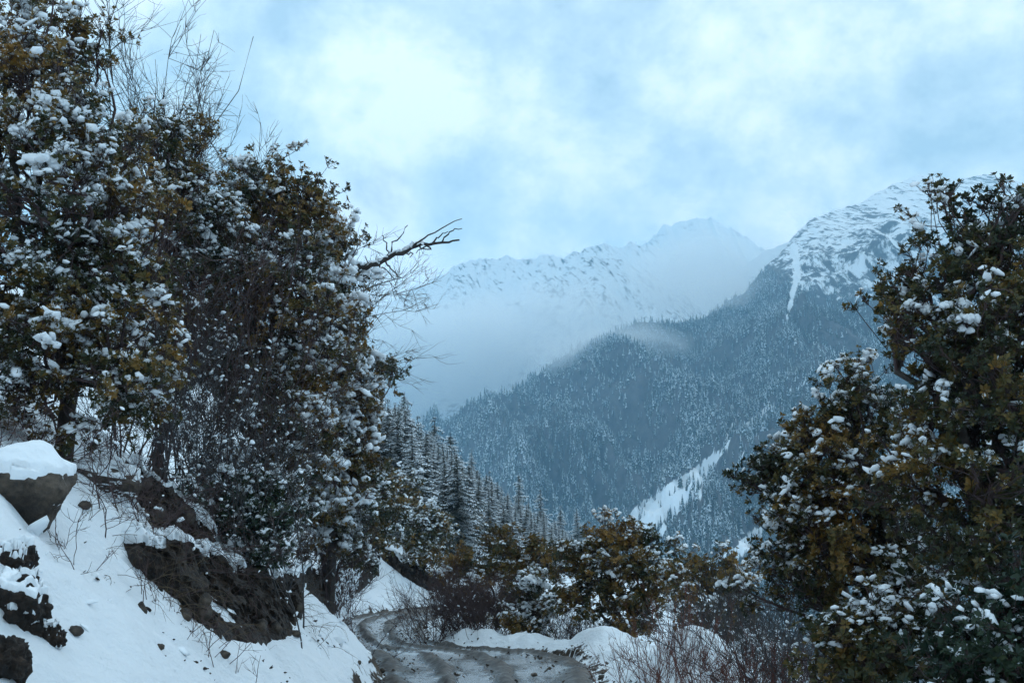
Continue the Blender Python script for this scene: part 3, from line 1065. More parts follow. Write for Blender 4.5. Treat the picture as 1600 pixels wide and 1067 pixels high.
def evergreen(name, cat, label, base, lobes_px, seed, tips_n=700, ros=5, leaf=0.062, q=8, spread=0.15, snow=0.35, snow_size=(0.042, 0.085), big=14,
              big_size=(0.13, 0.26), leafmat=None, tint=0.0, group=None, flat=1.0, trunk_r=0.09, bark=None, snow_low=0.0, shell=0.72, spray=0.17, dusting=1.0):
    """base (x, y): where it is rooted; lobes_px: (px, py, depth, radius px[, rz factor])"""
    r = np.random.default_rng(seed)
    bx, by = base
    bz = float(ground_h(bx, by, False)) - 0.08
    O = np.array([bx, by, bz])
    C = np.array([P(l[0], l[1], l[2]) for l in lobes_px]) - O
    Rr = np.array([[l[3] / FPX * l[2], l[3] / FPX * l[2] * 0.95, l[3] / FPX * l[2] * (l[4] if len(l) > 4 else 1.0)] for l in lobes_px]) * flat
    w = (Rr[:, 0] * Rr[:, 2])
    per = 7
    cntl = np.maximum((w / w.sum() * tips_n / per).astype(int), 4)
    li = np.repeat(np.arange(len(C)), cntl)
    d = unit(r.normal(size=(len(li), 3)))
    rad = np.where(r.random(len(li)) < 0.72, r.uniform(shell, 1.0, len(li)), r.uniform(0.25, shell, len(li)))
    rad = rad * (0.90 + 0.42 * noise3(d * 2.4 + li[:, None] * 5.1 + seed) + 0.22 * noise3(d * 6.0 + li[:, None] * 3.1 + seed))
    rad = np.where(r.random(len(li)) < 0.07, rad * r.uniform(1.05, 1.28, len(li)), rad)
    tips = C[li] + d * Rr[li] * rad[:, None]
    tips = np.repeat(tips, per, 0)
    li = np.repeat(li, per)
    sid = np.arange(len(li)) // per
    tips = tips + r.normal(size=tips.shape) * np.array([1.0, 1.0, 0.6]) * spray
    gz = ground_h(tips[:, 0] + bx, tips[:, 1] + by, False) - bz
    keep = tips[:, 2] > gz + 0.12
    for k in range(len(C)):
        inside = np.linalg.norm((tips - C[k]) / Rr[k], axis=1) < 0.6
        keep &= ~(inside & (li != k) & (r.random(len(li)) < 0.7))
    tips, li, sid = tips[keep], li[keep], sid[keep]
    n = len(tips)
    root = thing(name, O, label, cat, group)
    # trunk and limbs
    zmin = C[:, 2].min()
    fork = np.array([0.06 * r.normal(), 0.06 * r.normal(), max(0.25, 0.22 * C[:, 2].max())])
    tp = arc(np.zeros((1, 3)) - np.array([[0, 0, 0.2]]), fork[None], 6, 0.0, r, 0.05)
    V, Q = tubes(tp, np.linspace(trunk_r * 1.25, trunk_r * 0.85, 6)[None], 8)
    bk = bark or M_BARK
    obj('trunk', mesh_np('trunk', V, quads=Q, smooth=True), bk, root)
    sub_parts, bsnow = [], []
    limbs = arc(np.repeat(fork[None], len(C), 0), C + r.normal(size=C.shape) * 0.1 * Rr, 10, 0.08, r, 0.09)
    twig_tips = tips
    starts = np.zeros_like(tips)
    for k in range(len(C)):
        V, Q = tubes(limbs[k:k + 1], np.linspace(trunk_r * 0.75, trunk_r * 0.2, 10)[None], 6)
        obj('limb', mesh_np('limb', V, quads=Q, smooth=True), bk, root)
        idx = np.where(li == k)[0]
        if len(idx) == 0:
            continue
        K = max(3, len(idx) // 9)
        cen = tips[r.choice(idx, min(K, len(idx)), replace=False)]
        for _ in range(4):
            a = np.argmin(((tips[idx][:, None] - cen[None]) ** 2).sum(-1), 1)
            for c in range(len(cen)):
                if (a == c).any():
                    cen[c] = tips[idx][a == c].mean(0)
        end = cen * 0.86 + C[k] * 0.14
        la = limbs[k]
        tpar = np.clip(1 - np.linalg.norm(end - C[k], axis=1) / (np.linalg.norm(Rr[k]) * 1.6), 0.35, 0.95) * 9
        i0 = tpar.astype(int)
        st = la[np.clip(i0 + r.integers(-1, 2, len(i0)), 2, 9)]
        sb = arc(st, end, 7, -0.04, r, 0.10)
        sub_parts.append(tubes(sb, np.broadcast_to(np.linspace(trunk_r * 0.24, trunk_r * 0.09, 7), (len(sb), 7)), 4))
        starts[idx] = sb[a, r.integers(3, 7, len(idx))]
        pick = sb[r.random(len(sb)) < snow * 0.8]
        if len(pick):
            tt = r.uniform(1, 6, (len(pick), 9))
            i_ = np.minimum(tt.astype(int), 5)
            fr_ = (tt - i_)[..., None]
            jj = np.arange(len(pick))[:, None]
            bsnow.append((pick[jj, i_] * (1 - fr_) + pick[jj, i_ + 1] * fr_).reshape(-1, 3) + np.array([0, 0, 0.02]))
    tw = arc(starts, tips, 5, -0.05, r, 0.10)
    sub_parts.append(tubes(tw, np.broadcast_to(np.linspace(0.0075, 0.004, 5), (n, 5)), 3))
    out = unit(tips - C[li])
    td = unit(unit(tips - starts) * 0.5 + out * 0.5 + np.array([0, 0, 0.55]))
    # rosettes of leaves
    rp = np.repeat(tips, ros, 0) + unit(r.normal(size=(n * ros, 3))) * (r.random((n * ros, 1)) ** 0.5) * spread
    rd = unit(np.repeat(td, ros, 0) + r.normal(size=(n * ros, 3)) * 0.45)
    sh = np.stack([np.repeat(tips - td * 0.10, ros, 0), rp], 1)
    sub_parts.append(tubes(sh, np.full((n * ros, 2), 0.0032), 3))
    V, Q = join(sub_parts)
    tg = obj('twigs', mesh_np('twigs', V, quads=Q), M_TWIG, root)
    tg['kind'] = 'stuff'
    m_ = n * ros
    ref = np.where(np.abs(rd[:, 2:3]) > 0.9, np.array([1.0, 0, 0]), np.array([0, 0, 1.0]))
    A = unit(np.cross(rd, ref))
    Bv = np.cross(rd, A)
    az = (np.arange(q) * 2.39996)[None] + r.uniform(0, 6.28, (m_, 1))
    tilt = np.radians(r.uniform(28, 82, (m_, q)))
    rad_d = np.cos(az)[..., None] * A[:, None] + np.sin(az)[..., None] * Bv[:, None]
    ld = rd[:, None] * np.cos(tilt)[..., None] + rad_d * np.sin(tilt)[..., None]
    sd = unit(np.cross(ld, rd[:, None] + 0.001))
    ll = leaf * r.uniform(0.7, 1.2, (m_, q, 1)) * np.exp(r.normal(size=(m_, 1, 1)) * 0.2)
    b0 = rp[:, None] + ld * 0.006
    nrm = unit(np.cross(sd, ld))
    v0, v2 = b0, b0 + ld * ll - nrm * ll * 0.08
    mid = b0 + ld * ll * 0.58
    v1, v3_ = mid + sd * ll * 0.25 + nrm * ll * 0.07, mid - sd * ll * 0.25 + nrm * ll * 0.07
    LV = np.stack([v0, v1, v2, v3_], 2).reshape(-1, 3)
    nl = m_ * q
    i = np.arange(nl)[:, None] * 4
    T3 = np.concatenate([i + np.array([[0, 1, 2]]), i + np.array([[0, 2, 3]])], 0)
    tn = 0.42 + tint + 0.55 * fbm((rp + O) * 0.9 + seed, 2)[:, None] + r.normal(size=(m_, 1)) * 0.16 + r.normal(size=(m_, q)) * 0.10
    tn = np.clip(np.repeat(tn.reshape(-1), 4), 0, 1)
    # snow lying on the upper side of the leaf sprays, run together into irregular caps
    ns_ = sid.max() + 1
    cnt_ = np.maximum(np.bincount(sid, minlength=ns_), 1)
    cen_ = np.stack([np.bincount(sid, tips[:, k], ns_) / cnt_ for k in range(3)], -1)
    hrel = (cen_[:, 2] - tips[:, 2].min()) / (np.ptp(tips[:, 2]) + 1e-6)
    amt = 0.75 * fbm((cen_ + O) * 0.9 + 31 + seed, 3) + r.normal(size=ns_) * 0.28 + (snow - 0.30) * 1.7 + snow_low * (1 - hrel)
    msk = amt[sid]
    rs = np.repeat(sid, ros)
    lev = (rp[:, 2] - cen_[rs, 2]) / spray
    on = (lev > 0.62 - 0.75 * amt[rs]) & (amt[rs] > 0.0) & (r.random(len(rs)) < 0.92)
    dst = sstep(-0.45, 0.5, amt[rs] + 0.35 * lev + 0.3 * r.normal(size=len(rs)))[:, None] * 0.24 * dusting > r.random((m_, q))
    lo = obj('crown', mesh_np('crown', LV, tris=T3, attrs={'tint': tn, 'dust': np.repeat(dst.reshape(-1).astype(float), 4)}), leafmat or M_LEAF, root)
    lo['kind'] = 'stuff'
    pos = rp[on] + r.normal(size=(int(on.sum()), 3)) * 0.012 + np.array([0, 0, 0.022])
    sc_ = np.exp(r.uniform(np.log(snow_size[0]), np.log(snow_size[1]), len(pos)))
    V, Fc = stamp(CL_SM, pos, sc_ * 1.42, r, 0.35)
    V = V + 0.012 * v3(noise3(V * 28.0), noise3(V * 28.0 + 9.0), noise3(V * 28.0 + 18.0))
    if bsnow:
        bs = np.concatenate(bsnow)
        Vc, Fd = stamp(CL_SM, bs, r.uniform(0.55, 1.0, len(bs)) * snow_size[0], r)
        V, Fc = np.concatenate([V, Vc]), np.concatenate([Fc, Fd + len(V)])
    so = obj('snow', mesh_np('snow', V, tris=Fc, smooth=True), M_SNOW, lo)
    so['kind'] = 'stuff'
    if big:
        sc0 = out[:, 2] * 0.5 + msk * 0.7 - 0.25 * out[:, 1] + r.random(n) * 0.5
        bi = np.argsort(-sc0)[:big * 2]
        bi = r.choice(bi, min(big, len(bi)), replace=False)
        for k in bi:
            s = float(np.exp(r.uniform(np.log(big_size[0]), np.log(big_size[1]))))
            o = obj('snow_clump', CL_BIG[int(r.integers(0, 6))], None, lo, tips[k] + np.array([0, 0, 0.02]))
            o.scale = (s * r.uniform(0.8, 1.3), s * r.uniform(0.7, 1.1), s * r.uniform(0.9, 1.5))
            o.rotation_euler = (r.normal() * 0.22, r.normal() * 0.22, r.uniform(0, 6))
    return root


def bare(name, cat, label, base, height, spread_, seed, stems=14, lvl=(6, 5), matl=None, r0=0.012, lean=(0, 0), group=None, snow=0.0, wob=0.10, up=0.05, part='stems', zoff=0.0, single=False, bend=0.55, minr=0.0028):
    r = np.random.default_rng(seed)
    bx, by = base
    bz = float(ground_h(bx, by, False)) - 0.06 + zoff
    root = thing(name, (bx, by, bz), label, cat, group)
    if single:
        st = np.zeros((stems, 3))
    else:
        st = np.concatenate([r.normal(size=(stems, 2)) * spread_ * 0.30, np.zeros((stems, 1))], 1)
        st[:, 2] = ground_h(st[:, 0] + bx, st[:, 1] + by, False) - bz - 0.1
    dr = np.concatenate([r.normal(size=(stems, 2)) * spread_ / height * 0.8 + np.array(lean), np.ones((stems, 1))], 1)
    L0 = height * r.uniform(0.65, 1.0, stems)
    p0 = grow(st, dr, L0, 9, wob, up, r)
    parts = [tubes(p0, np.linspace(r0, r0 * 0.35, 9)[None] * r.uniform(0.7, 1.1, (stems, 1)), 5)]
    cur, curL, rad = p0, L0, r0 * 0.5
    allp = [p0.reshape(-1, 3)]
    for k, nb_ in enumerate(lvl):
        M = len(cur)
        nn = cur.shape[1]
        pi = np.repeat(np.arange(M), nb_)
        ti = r.integers(max(1, nn // 4), nn - 1, len(pi))
        s = cur[pi, ti]
        t = unit(cur[pi, np.minimum(ti + 1, nn - 1)] - cur[pi, ti])
        dd = unit(t + r.normal(size=t.shape) * bend)
        Lk = curL[pi] * r.uniform(0.28, 0.55, len(pi)) * (1.15 - ti / nn * 0.5)
        n_ = 6 if k == 0 else 5
        c = grow(s, dd, Lk, n_, wob * 1.3, up, r)
        parts.append(tubes(c, np.linspace(rad, rad * 0.4, n_)[None] * np.ones((len(c), 1)), 3))
        allp.append(c.reshape(-1, 3))
        cur, curL, rad = c, Lk, max(rad * 0.55, minr)
    V, Q = join(parts)
    o = obj(part, mesh_np(part, V, quads=Q), matl or M_TWIG, root)
    o['kind'] = 'stuff'
    if snow > 0:
        pp = np.concatenate(allp[:2])
        pp = pp[r.random(len(pp)) < snow]
        V, Fc = stamp(CL_SM, pp + np.array([0, 0, 0.01]), np.exp(r.uniform(np.log(0.02), np.log(0.06), len(pp))), r)
        s_ = obj('snow', mesh_np('snow', V, tris=Fc, smooth=True), M_SNOW, root)
        s_['kind'] = 'stuff'
    return root


def gpos(px_, Y):
    return ((px_ - 800) / FPX * Y * 1.02, Y)


# left bank
evergreen('evergreen_tree', 'tree', 'tall olive brown evergreen tree at the left edge, heavily clumped with snow', gpos(110, 14.2),
          [(20, 60, 13.6, 110), (110, 70, 14.0, 70), (60, 190, 13.4, 130), (150, 210, 13.9, 80), (40, 330, 13.2, 140), (170, 320, 13.8, 90), (60, 470, 13.2, 140), (200, 440, 13.7, 85),
           (190, 545, 13.4, 95), (80, 600, 13.3, 130), (215, 620, 13.9, 65), (-60, 250, 13.8, 130), (-50, 500, 13.6, 130)],
          11, tips_n=1750, spray=0.19, ros=6, snow=0.46, snow_size=(0.039, 0.079), big=46, big_size=(0.08, 0.19), trunk_r=0.11, tint=0.05)
evergreen('evergreen_tree', 'tree', 'narrow evergreen top between the tall left tree and the bare branches', gpos(270, 19.5),
          [(262, 215, 19.0, 60), (245, 290, 18.6, 75), (300, 330, 19.4, 75), (275, 420, 19.0, 85), (270, 520, 18.8, 80)],
          12, tips_n=800, spray=0.22, ros=6, snow=0.30, big=8, big_size=(0.12, 0.22))
evergreen('evergreen_tree', 'tree', 'broad evergreen tree under the bare branches with an ochre crown top', gpos(420, 21),
          [(390, 285, 20.5, 65), (440, 330, 20.2, 75), (480, 330, 20.8, 55), (360, 370, 20.8, 70), (430, 430, 20.0, 95), (480, 520, 19.8, 90), (400, 560, 20.0, 90), (350, 500, 20.8, 80), (430, 660, 19.8, 95), (380, 760, 19.4, 80)],
          13, tips_n=1700, spray=0.22, ros=6, snow=0.36, snow_size=(0.050, 0.091), big=26, big_size=(0.10, 0.22), snow_low=0.12)
evergreen('evergreen_tree', 'tree', 'evergreen tree whose snowy right side juts out over the valley view', gpos(520, 24),
          [(515, 400, 23.5, 60), (535, 470, 23.2, 55), (500, 560, 23.0, 80), (555, 590, 23.4, 45), (595, 590, 23.8, 30), (530, 680, 23.0, 75), (560, 640, 23.4, 40), (510, 780, 23.2, 80), (550, 830, 24.0, 50)],
          14, tips_n=1400, spray=0.22, ros=6, snow=0.46, snow_size=(0.07, 0.13), big=28, big_size=(0.12, 0.25), snow_low=0.1)
evergreen('evergreen_shrub', 'shrub', 'low green leaved shrub with snow tufts hanging over the earth bank', gpos(370, 17.2),
          [(345, 790, 16.8, 60), (400, 830, 16.6, 55), (320, 840, 16.9, 45), (435, 780, 17.2, 45)],
          15, tips_n=420, ros=6, snow=0.46, snow_size=(0.034, 0.066), big=8, big_size=(0.08, 0.14), leafmat=M_LEAFG, trunk_r=0.05)
evergreen('evergreen_shrub', 'shrub', 'dark drooping evergreen shrub above the road bend scarp', gpos(535, 28),
          [(520, 830, 27.6, 50), (555, 800, 27.8, 50), (490, 850, 27.4, 40), (560, 860, 28.0, 35)],
          16, tips_n=330, ros=6, snow=0.22, snow_size=(0.045, 0.075), big=4, trunk_r=0.05, tint=-0.15)
bare('bare_shrub', 'shrub', 'bare purplish brown shrub thicket between the two big left evergreens', gpos(320, 18), 4.6, 2.4, 51, stems=34, lvl=(9, 7), r0=0.016, snow=0.22)
bare('bare_shrub', 'shrub', 'leaning snow dusted bare shrub in front of the broad evergreen', gpos(330, 16.8), 3.0, 2.0, 52, stems=30, lvl=(8, 6), r0=0.014, snow=0.3, lean=(0.25, -0.2), matl=M_GREYTWIG)
bare('bare_tree', 'tree', 'leafless tree with fine branches against the sky behind the left evergreens', gpos(275, 27), 10.0, 1.5, 53, stems=10, lvl=(11, 9, 6), r0=0.028, wob=0.15, part='branches', matl=M_BARK, minr=0.0055)
bare('bare_tree', 'tree', 'thin leafless tree rising beside the tall left evergreen', gpos(205, 24), 9.8, 1.0, 54, stems=4, lvl=(9, 8, 6), r0=0.026, wob=0.15, part='branches', matl=M_BARK, minr=0.0055)
bare('bare_tree', 'tree', 'leafless tree with fine spreading branches above the broad evergreen', gpos(375, 26), 9.0, 1.5, 68, stems=9, lvl=(10, 8, 6), r0=0.026, wob=0.15, part='branches', matl=M_BARK, minr=0.0055)
bare('bare_shrub', 'shrub', 'dark bare brush under the tall left tree beside the boulders', gpos(200, 13.6), 1.3, 1.9, 55, stems=50, lvl=(6, 5), r0=0.008, snow=0.05, wob=0.2)
bare('bare_shrub', 'shrub', 'brown bare brush at the foot of the jutting evergreen', gpos(500, 23.5), 1.8, 2.0, 56, stems=50, lvl=(7, 5), r0=0.009, snow=0.06, wob=0.16)

# behind the bend
MID = [(598, 790, 52, 32, 'snowy evergreen shrub right behind the jutting evergreen'), (632, 800, 60, 32, 'tall ochre evergreen shrub on the slope above the bend'),
       (668, 835, 56, 28, 'frosted evergreen shrub low on the slope above the far road'), (700, 825, 68, 26, 'pale frosted evergreen shrub left of the large white dusted spruce'),
       (738, 845, 72, 22, 'white frosted evergreen shrub just above the ochre roadside bush')]
for k, (a, b, Y, rp_, lab) in enumerate(MID):
    gb = gpos(a, Y)
    evergreen('evergreen_shrub', 'shrub', lab, gb, [(a, b - rp_, Y, rp_ * 0.8), (a - rp_ * 0.4, b + rp_ * 0.2, Y - 0.6, rp_ * 0.9), (a + rp_ * 0.5, b + rp_ * 0.2, Y, rp_ * 0.85), (a, b + rp_ * 1.2, Y - 0.5, rp_ * 0.9)],
              70 + k, spray=0.3, tips_n=520, ros=4, leaf=0.12, q=7, spread=0.24, snow=0.42 + 0.03 * k, snow_size=(0.07, 0.13), big=0, trunk_r=0.08, group='evergreen shrubs above the far road')

# middle, right of the road
evergreen('evergreen_shrub', 'shrub', 'wide ochre evergreen bush behind the dark bare shrub at the road bend', gpos(775, 34),
          [(735, 890, 33.5, 45), (785, 875, 33.6, 48), (830, 880, 33.4, 40), (700, 915, 33.6, 40), (760, 940, 33.2, 50), (830, 935, 33.2, 45), (860, 860, 34, 30)],
          17, dusting=0.35, tips_n=700, ros=6, leaf=0.075, snow=0.10, big=4, trunk_r=0.07, tint=0.16)
evergreen('evergreen_shrub', 'shrub', 'small roadside bush loaded with round snow clumps', gpos(825, 30),
          [(825, 925, 29.6, 32), (815, 965, 29.4, 34), (845, 965, 29.6, 32)],
          18, tips_n=240, ros=6, snow=0.50, big=16, big_size=(0.10, 0.22), trunk_r=0.05, tint=0.0)
evergreen('evergreen_shrub', 'shrub', 'tall ochre topped bush in the middle right of the road', gpos(965, 29),
          [(935, 850, 28.6, 42), (985, 850, 28.4, 40), (1010, 845, 28.8, 32), (900, 880, 28.8, 40), (960, 905, 28.2, 52), (1020, 905, 28.4, 45), (905, 940, 28.4, 40), (985, 960, 28.0, 50), (1050, 890, 29, 35)],
          19, dusting=0.35, tips_n=900, ros=6, leaf=0.07, snow=0.26, big=14, big_size=(0.10, 0.2), trunk_r=0.07, tint=0.14, snow_low=0.08)
evergreen('evergreen_shrub', 'shrub', 'low evergreen bush beside the tall ochre topped one', gpos(1105, 26),
          [(1090, 910, 25.6, 36), (1130, 905, 25.8, 40), (1110, 955, 25.4, 50), (1165, 930, 25.8, 35)],
          20, dusting=0.35, tips_n=420, ros=6, leaf=0.07, snow=0.28, big=8, big_size=(0.09, 0.16), trunk_r=0.05, tint=0.08)
bare('bare_shrub', 'shrub', 'dense dark purple bare shrub in the bend of the road', gpos(715, 30.5), 2.0, 1.9, 57, stems=110, lvl=(7, 5), r0=0.009, wob=0.10, snow=0.015)
bare('bare_shrub', 'shrub', 'dark bare shrub beside the snow clumped roadside bush', gpos(765, 30), 1.7, 1.3, 58, stems=60, lvl=(7, 5), r0=0.009, wob=0.10, snow=0.015)

bare('bare_shrub', 'shrub', 'low bare brush in the gap behind the road berm', gpos(885, 29.8), 1.3, 1.2, 69, stems=70, lvl=(7, 5), r0=0.008, wob=0.12, snow=0.04)

# right side
evergreen('evergreen_tree', 'tree', 'large dark evergreen tree with ochre leaf tips filling the right edge', gpos(1560, 11.3),
          [(1580, 330, 11.0, 75), (1520, 370, 10.8, 75), (1460, 420, 10.8, 65), (1570, 450, 10.6, 110), (1420, 500, 10.9, 55), (1480, 530, 10.5, 95), (1400, 470, 11.0, 40), (1580, 600, 10.4, 130), (1460, 630, 10.6, 95), (1560, 740, 10.4, 130), (1440, 740, 10.9, 80), (1680, 480, 10.9, 140), (1680, 720, 10.8, 140), (1540, 880, 10.6, 110)],
          23, dusting=0.35, tips_n=1450, ros=6, leaf=0.050, spray=0.15, spread=0.11, snow=0.22, snow_size=(0.034, 0.062), big=18, big_size=(0.07, 0.13), trunk_r=0.11, tint=-0.14)  # lowered tint puts the shade on this tree into its leaf colour
evergreen('evergreen_tree', 'tree', 'spreading snowy evergreen in front of the mountain, left of the large right tree', gpos(1340, 14.2),
          [(1330, 600, 13.8, 38), (1290, 650, 13.8, 50), (1360, 650, 13.6, 60), (1225, 705, 13.9, 48), (1180, 755, 14.0, 40), (1270, 740, 13.6, 75), (1370, 750, 13.4, 80), (1230, 830, 13.7, 65), (1330, 850, 13.3, 85), (1420, 850, 13.4, 80), (1250, 910, 13.5, 60), (1380, 950, 13.2, 80)],
          24, dusting=0.6, tips_n=1250, ros=6, leaf=0.054, spray=0.16, spread=0.12, snow=0.42, snow_size=(0.034, 0.066), big=26, big_size=(0.07, 0.15), trunk_r=0.10, tint=-0.04)
evergreen('evergreen_shrub', 'shrub', 'dark green leaved shrub in the bottom right corner', gpos(1590, 9.0),
          [(1590, 980, 8.8, 75), (1540, 1040, 8.7, 65), (1620, 1060, 8.6, 90)],
          25, dusting=0.4, tips_n=380, ros=5, leaf=0.06, snow=0.22, snow_size=(0.034, 0.058), big=7, big_size=(0.07, 0.12), leafmat=M_LEAFG, trunk_r=0.05)
evergreen('evergreen_shrub', 'shrub', 'low brown evergreen shrub under the spreading snowy evergreen', gpos(1370, 11.5),
          [(1330, 1000, 11.3, 60), (1400, 1010, 11.2, 65), (1460, 1000, 11.2, 60), (1370, 1060, 11.0, 70)],
          26, dusting=0.4, tips_n=420, ros=5, leaf=0.06, snow=0.24, snow_size=(0.034, 0.058), big=7, big_size=(0.06, 0.12), trunk_r=0.05, tint=-0.08)
bare('bare_shrub', 'shrub', 'tall reddish bare twigs standing in the snow hump by the road', gpos(1030, 16.3), 1.25, 1.1, 59, stems=60, lvl=(4, 3), r0=0.006, matl=M_REDTWIG, wob=0.07, bend=0.3)
bare('bare_shrub', 'shrub', 'reddish bare twigs at the bottom right of the snow hump', gpos(1150, 14), 1.2, 1.3, 60, stems=70, lvl=(5, 4), r0=0.006, matl=M_REDTWIG, wob=0.09, bend=0.35)
bare('bare_shrub', 'shrub', 'grey snow flecked bare shrub below the low evergreen bush', gpos(1150, 19), 1.9, 2.0, 61, stems=70, lvl=(8, 6), r0=0.009, matl=M_GREYTWIG, snow=0.12)
bare('bare_shrub', 'shrub', 'thin bare shrub spreading left from the spreading snowy evergreen', gpos(1220, 14.5), 2.3, 1.8, 62, stems=22, lvl=(7, 6), r0=0.010, matl=M_GREYTWIG, lean=(-0.35, 0), snow=0.03)
bare('bare_shrub', 'shrub', 'brown bare shrub under the right trees', gpos(1290, 12.3), 1.3, 1.6, 63, stems=60, lvl=(7, 5), r0=0.007, snow=0.05)

# ------------------------------------------------------------------ boulders, earth banks, dead branch
def rock_mesh(seed, dims, sub=5, facets=9, rough=0.10):
    v, f = ico(sub)
    r = np.random.default_rng(seed)
    p = v.copy()
    for _ in range(facets):
        nrm = unit(r.normal(size=3))
        dd = r.uniform(0.62, 0.9)
        h = p @ nrm - dd
        p = p - np.maximum(h, 0)[:, None] * nrm * 0.9
    p = p * (1 + rough * fbm(v * 2.2 + seed, 5, 0.55))[:, None]
    return p * np.array(dims), v, f


def boulder(name, label, cat, loc, dims, seed, rot=(0, 0, 0), snow=0.1, thr=0.25, matl=None, facets=9, rough=0.10, sub=5, group=None):
    p, v, f = rock_mesh(seed, dims, sub, facets, rough)
    root = thing(name, loc, label, cat, group)
    from mathutils import Euler
    Rm = np.array(Euler(rot).to_matrix())
    p = p @ Rm.T
    rk_ = obj('rock' if matl is None else 'soil', mesh_np(name, p, tris=f, smooth=True), matl or M_ROCK, root)
    if snow > 0:
        me = mesh_np('t', p, tris=f)
        nrm = np.zeros(len(p) * 3, np.float32)
        me.vertex_normals.foreach_get('vector', nrm)
        nrm = nrm.reshape(-1, 3)
        bpy.data.meshes.remove(me)
        zr = (p[:, 2] - p[:, 2].min()) / np.ptp(p[:, 2])
        k = sstep(thr, thr + 0.3, nrm[:, 2] + 0.35 * fbm(p * 2.5 + seed, 3) + 0.5 * (zr - 0.6))
        c = p + np.array([0, 0, 1.0]) * (k * (snow * (1 + 0.8 * fbm(p * 2.4, 3)) + 0.04) - 0.04)[:, None] - nrm * ((1 - k) * 0.035)[:, None]
        obj('snow_cap', mesh_np('snow_cap', c, tris=f, smooth=True), M_SNOW, rk_)
    return root


def near(px_, py_, Y):
    return tuple(onground(px_, py_))


boulder('boulder', 'large dark boulder with a thick snow cap at the left edge', 'boulder', near(20, 785, 10.8), (0.62, 0.55, 0.42), 5, (0, -0.15, 0.3), 0.085, 0.3)
boulder('boulder', 'flat dark rock ledge under snow right of the large boulder', 'boulder', near(155, 752, 13.0), (0.50, 0.5, 0.26), 6, (0, 0.12, 0.2), 0.06, 0.45)
boulder('earth_lump', 'dark soil lump at the left edge below the large boulder', 'earth', near(30, 950, 9.4), (0.22, 0.22, 0.22), 8, (0.2, 0.2, 0), 0.04, 0.55, M_EARTH, 5, 0.28)
boulder('earth_lump', 'dark soil lump in the bottom left corner', 'earth', near(5, 1035, 8.3), (0.16, 0.18, 0.16), 9, (0, 0, 0), 0.0, 0.6, M_EARTH, 5, 0.3)
boulder('earth_lump', 'small block of soil beside the bottom left corner lump', 'earth', near(80, 1000, 8.9), (0.09, 0.11, 0.12), 10, (0, 0, 0.5), 0.02, 0.6, M_EARTH, 5, 0.25)
boulder('earth_lump', 'soil patch between boulder and snow slope at the left edge', 'earth', near(25, 880, 10.2), (0.16, 0.18, 0.15), 12, (0, 0, 0.5), 0.05, 0.4, M_EARTH, 5, 0.25)
boulder('stone', 'single grey stone in the snow slope', 'stone', near(221, 953, 12.6), (0.055, 0.06, 0.09), 13, (0, 0.2, 0), 0, 0.5, None, 7, 0.1, 3)
boulder('stone', 'brown stone at the foot of the earth bank', 'stone', near(288, 965, 13.4), (0.085, 0.08, 0.11), 14, (0, 0.2, 0), 0, 0.5, None, 7, 0.1, 3)


for k_, (lab, a, b, sz_) in enumerate((('flat stone half sunk in the snow under the earth bank foot', 350, 1022, 0.07), ('pale stone beside the roots at the earth bank end', 462, 990, 0.08),
                                     ('dark stone in the snow between the earth bank and the road', 500, 1000, 0.07), ('small stone low on the snow slope near the road edge', 560, 1035, 0.06),
                                     ('stone at the top of the snow slope under the rock ledge', 130, 790, 0.08), ('small dark stone in the middle of the snow slope', 250, 1010, 0.045),
                                     ('brown stone in the snow behind the earth bank, nearer the bend', 505, 938, 0.09), ('rounded stone at the snow edge by the bottom left soil lumps', 118, 985, 0.06))):
    boulder('stone', lab, 'stone', near(a, b, 0), (sz_, sz_ * 0.9, sz_ * 0.7), 140 + k_, (0.1, 0.2, k_), 0, 0.5, None, 7, 0.14, 3, 'stones on the left snow slope')


def resample2(pts, n):
    pts = np.asarray([(q[0], q[1], 0.0) for q in pts], float)
    return resample(pts, n)[:, :2]


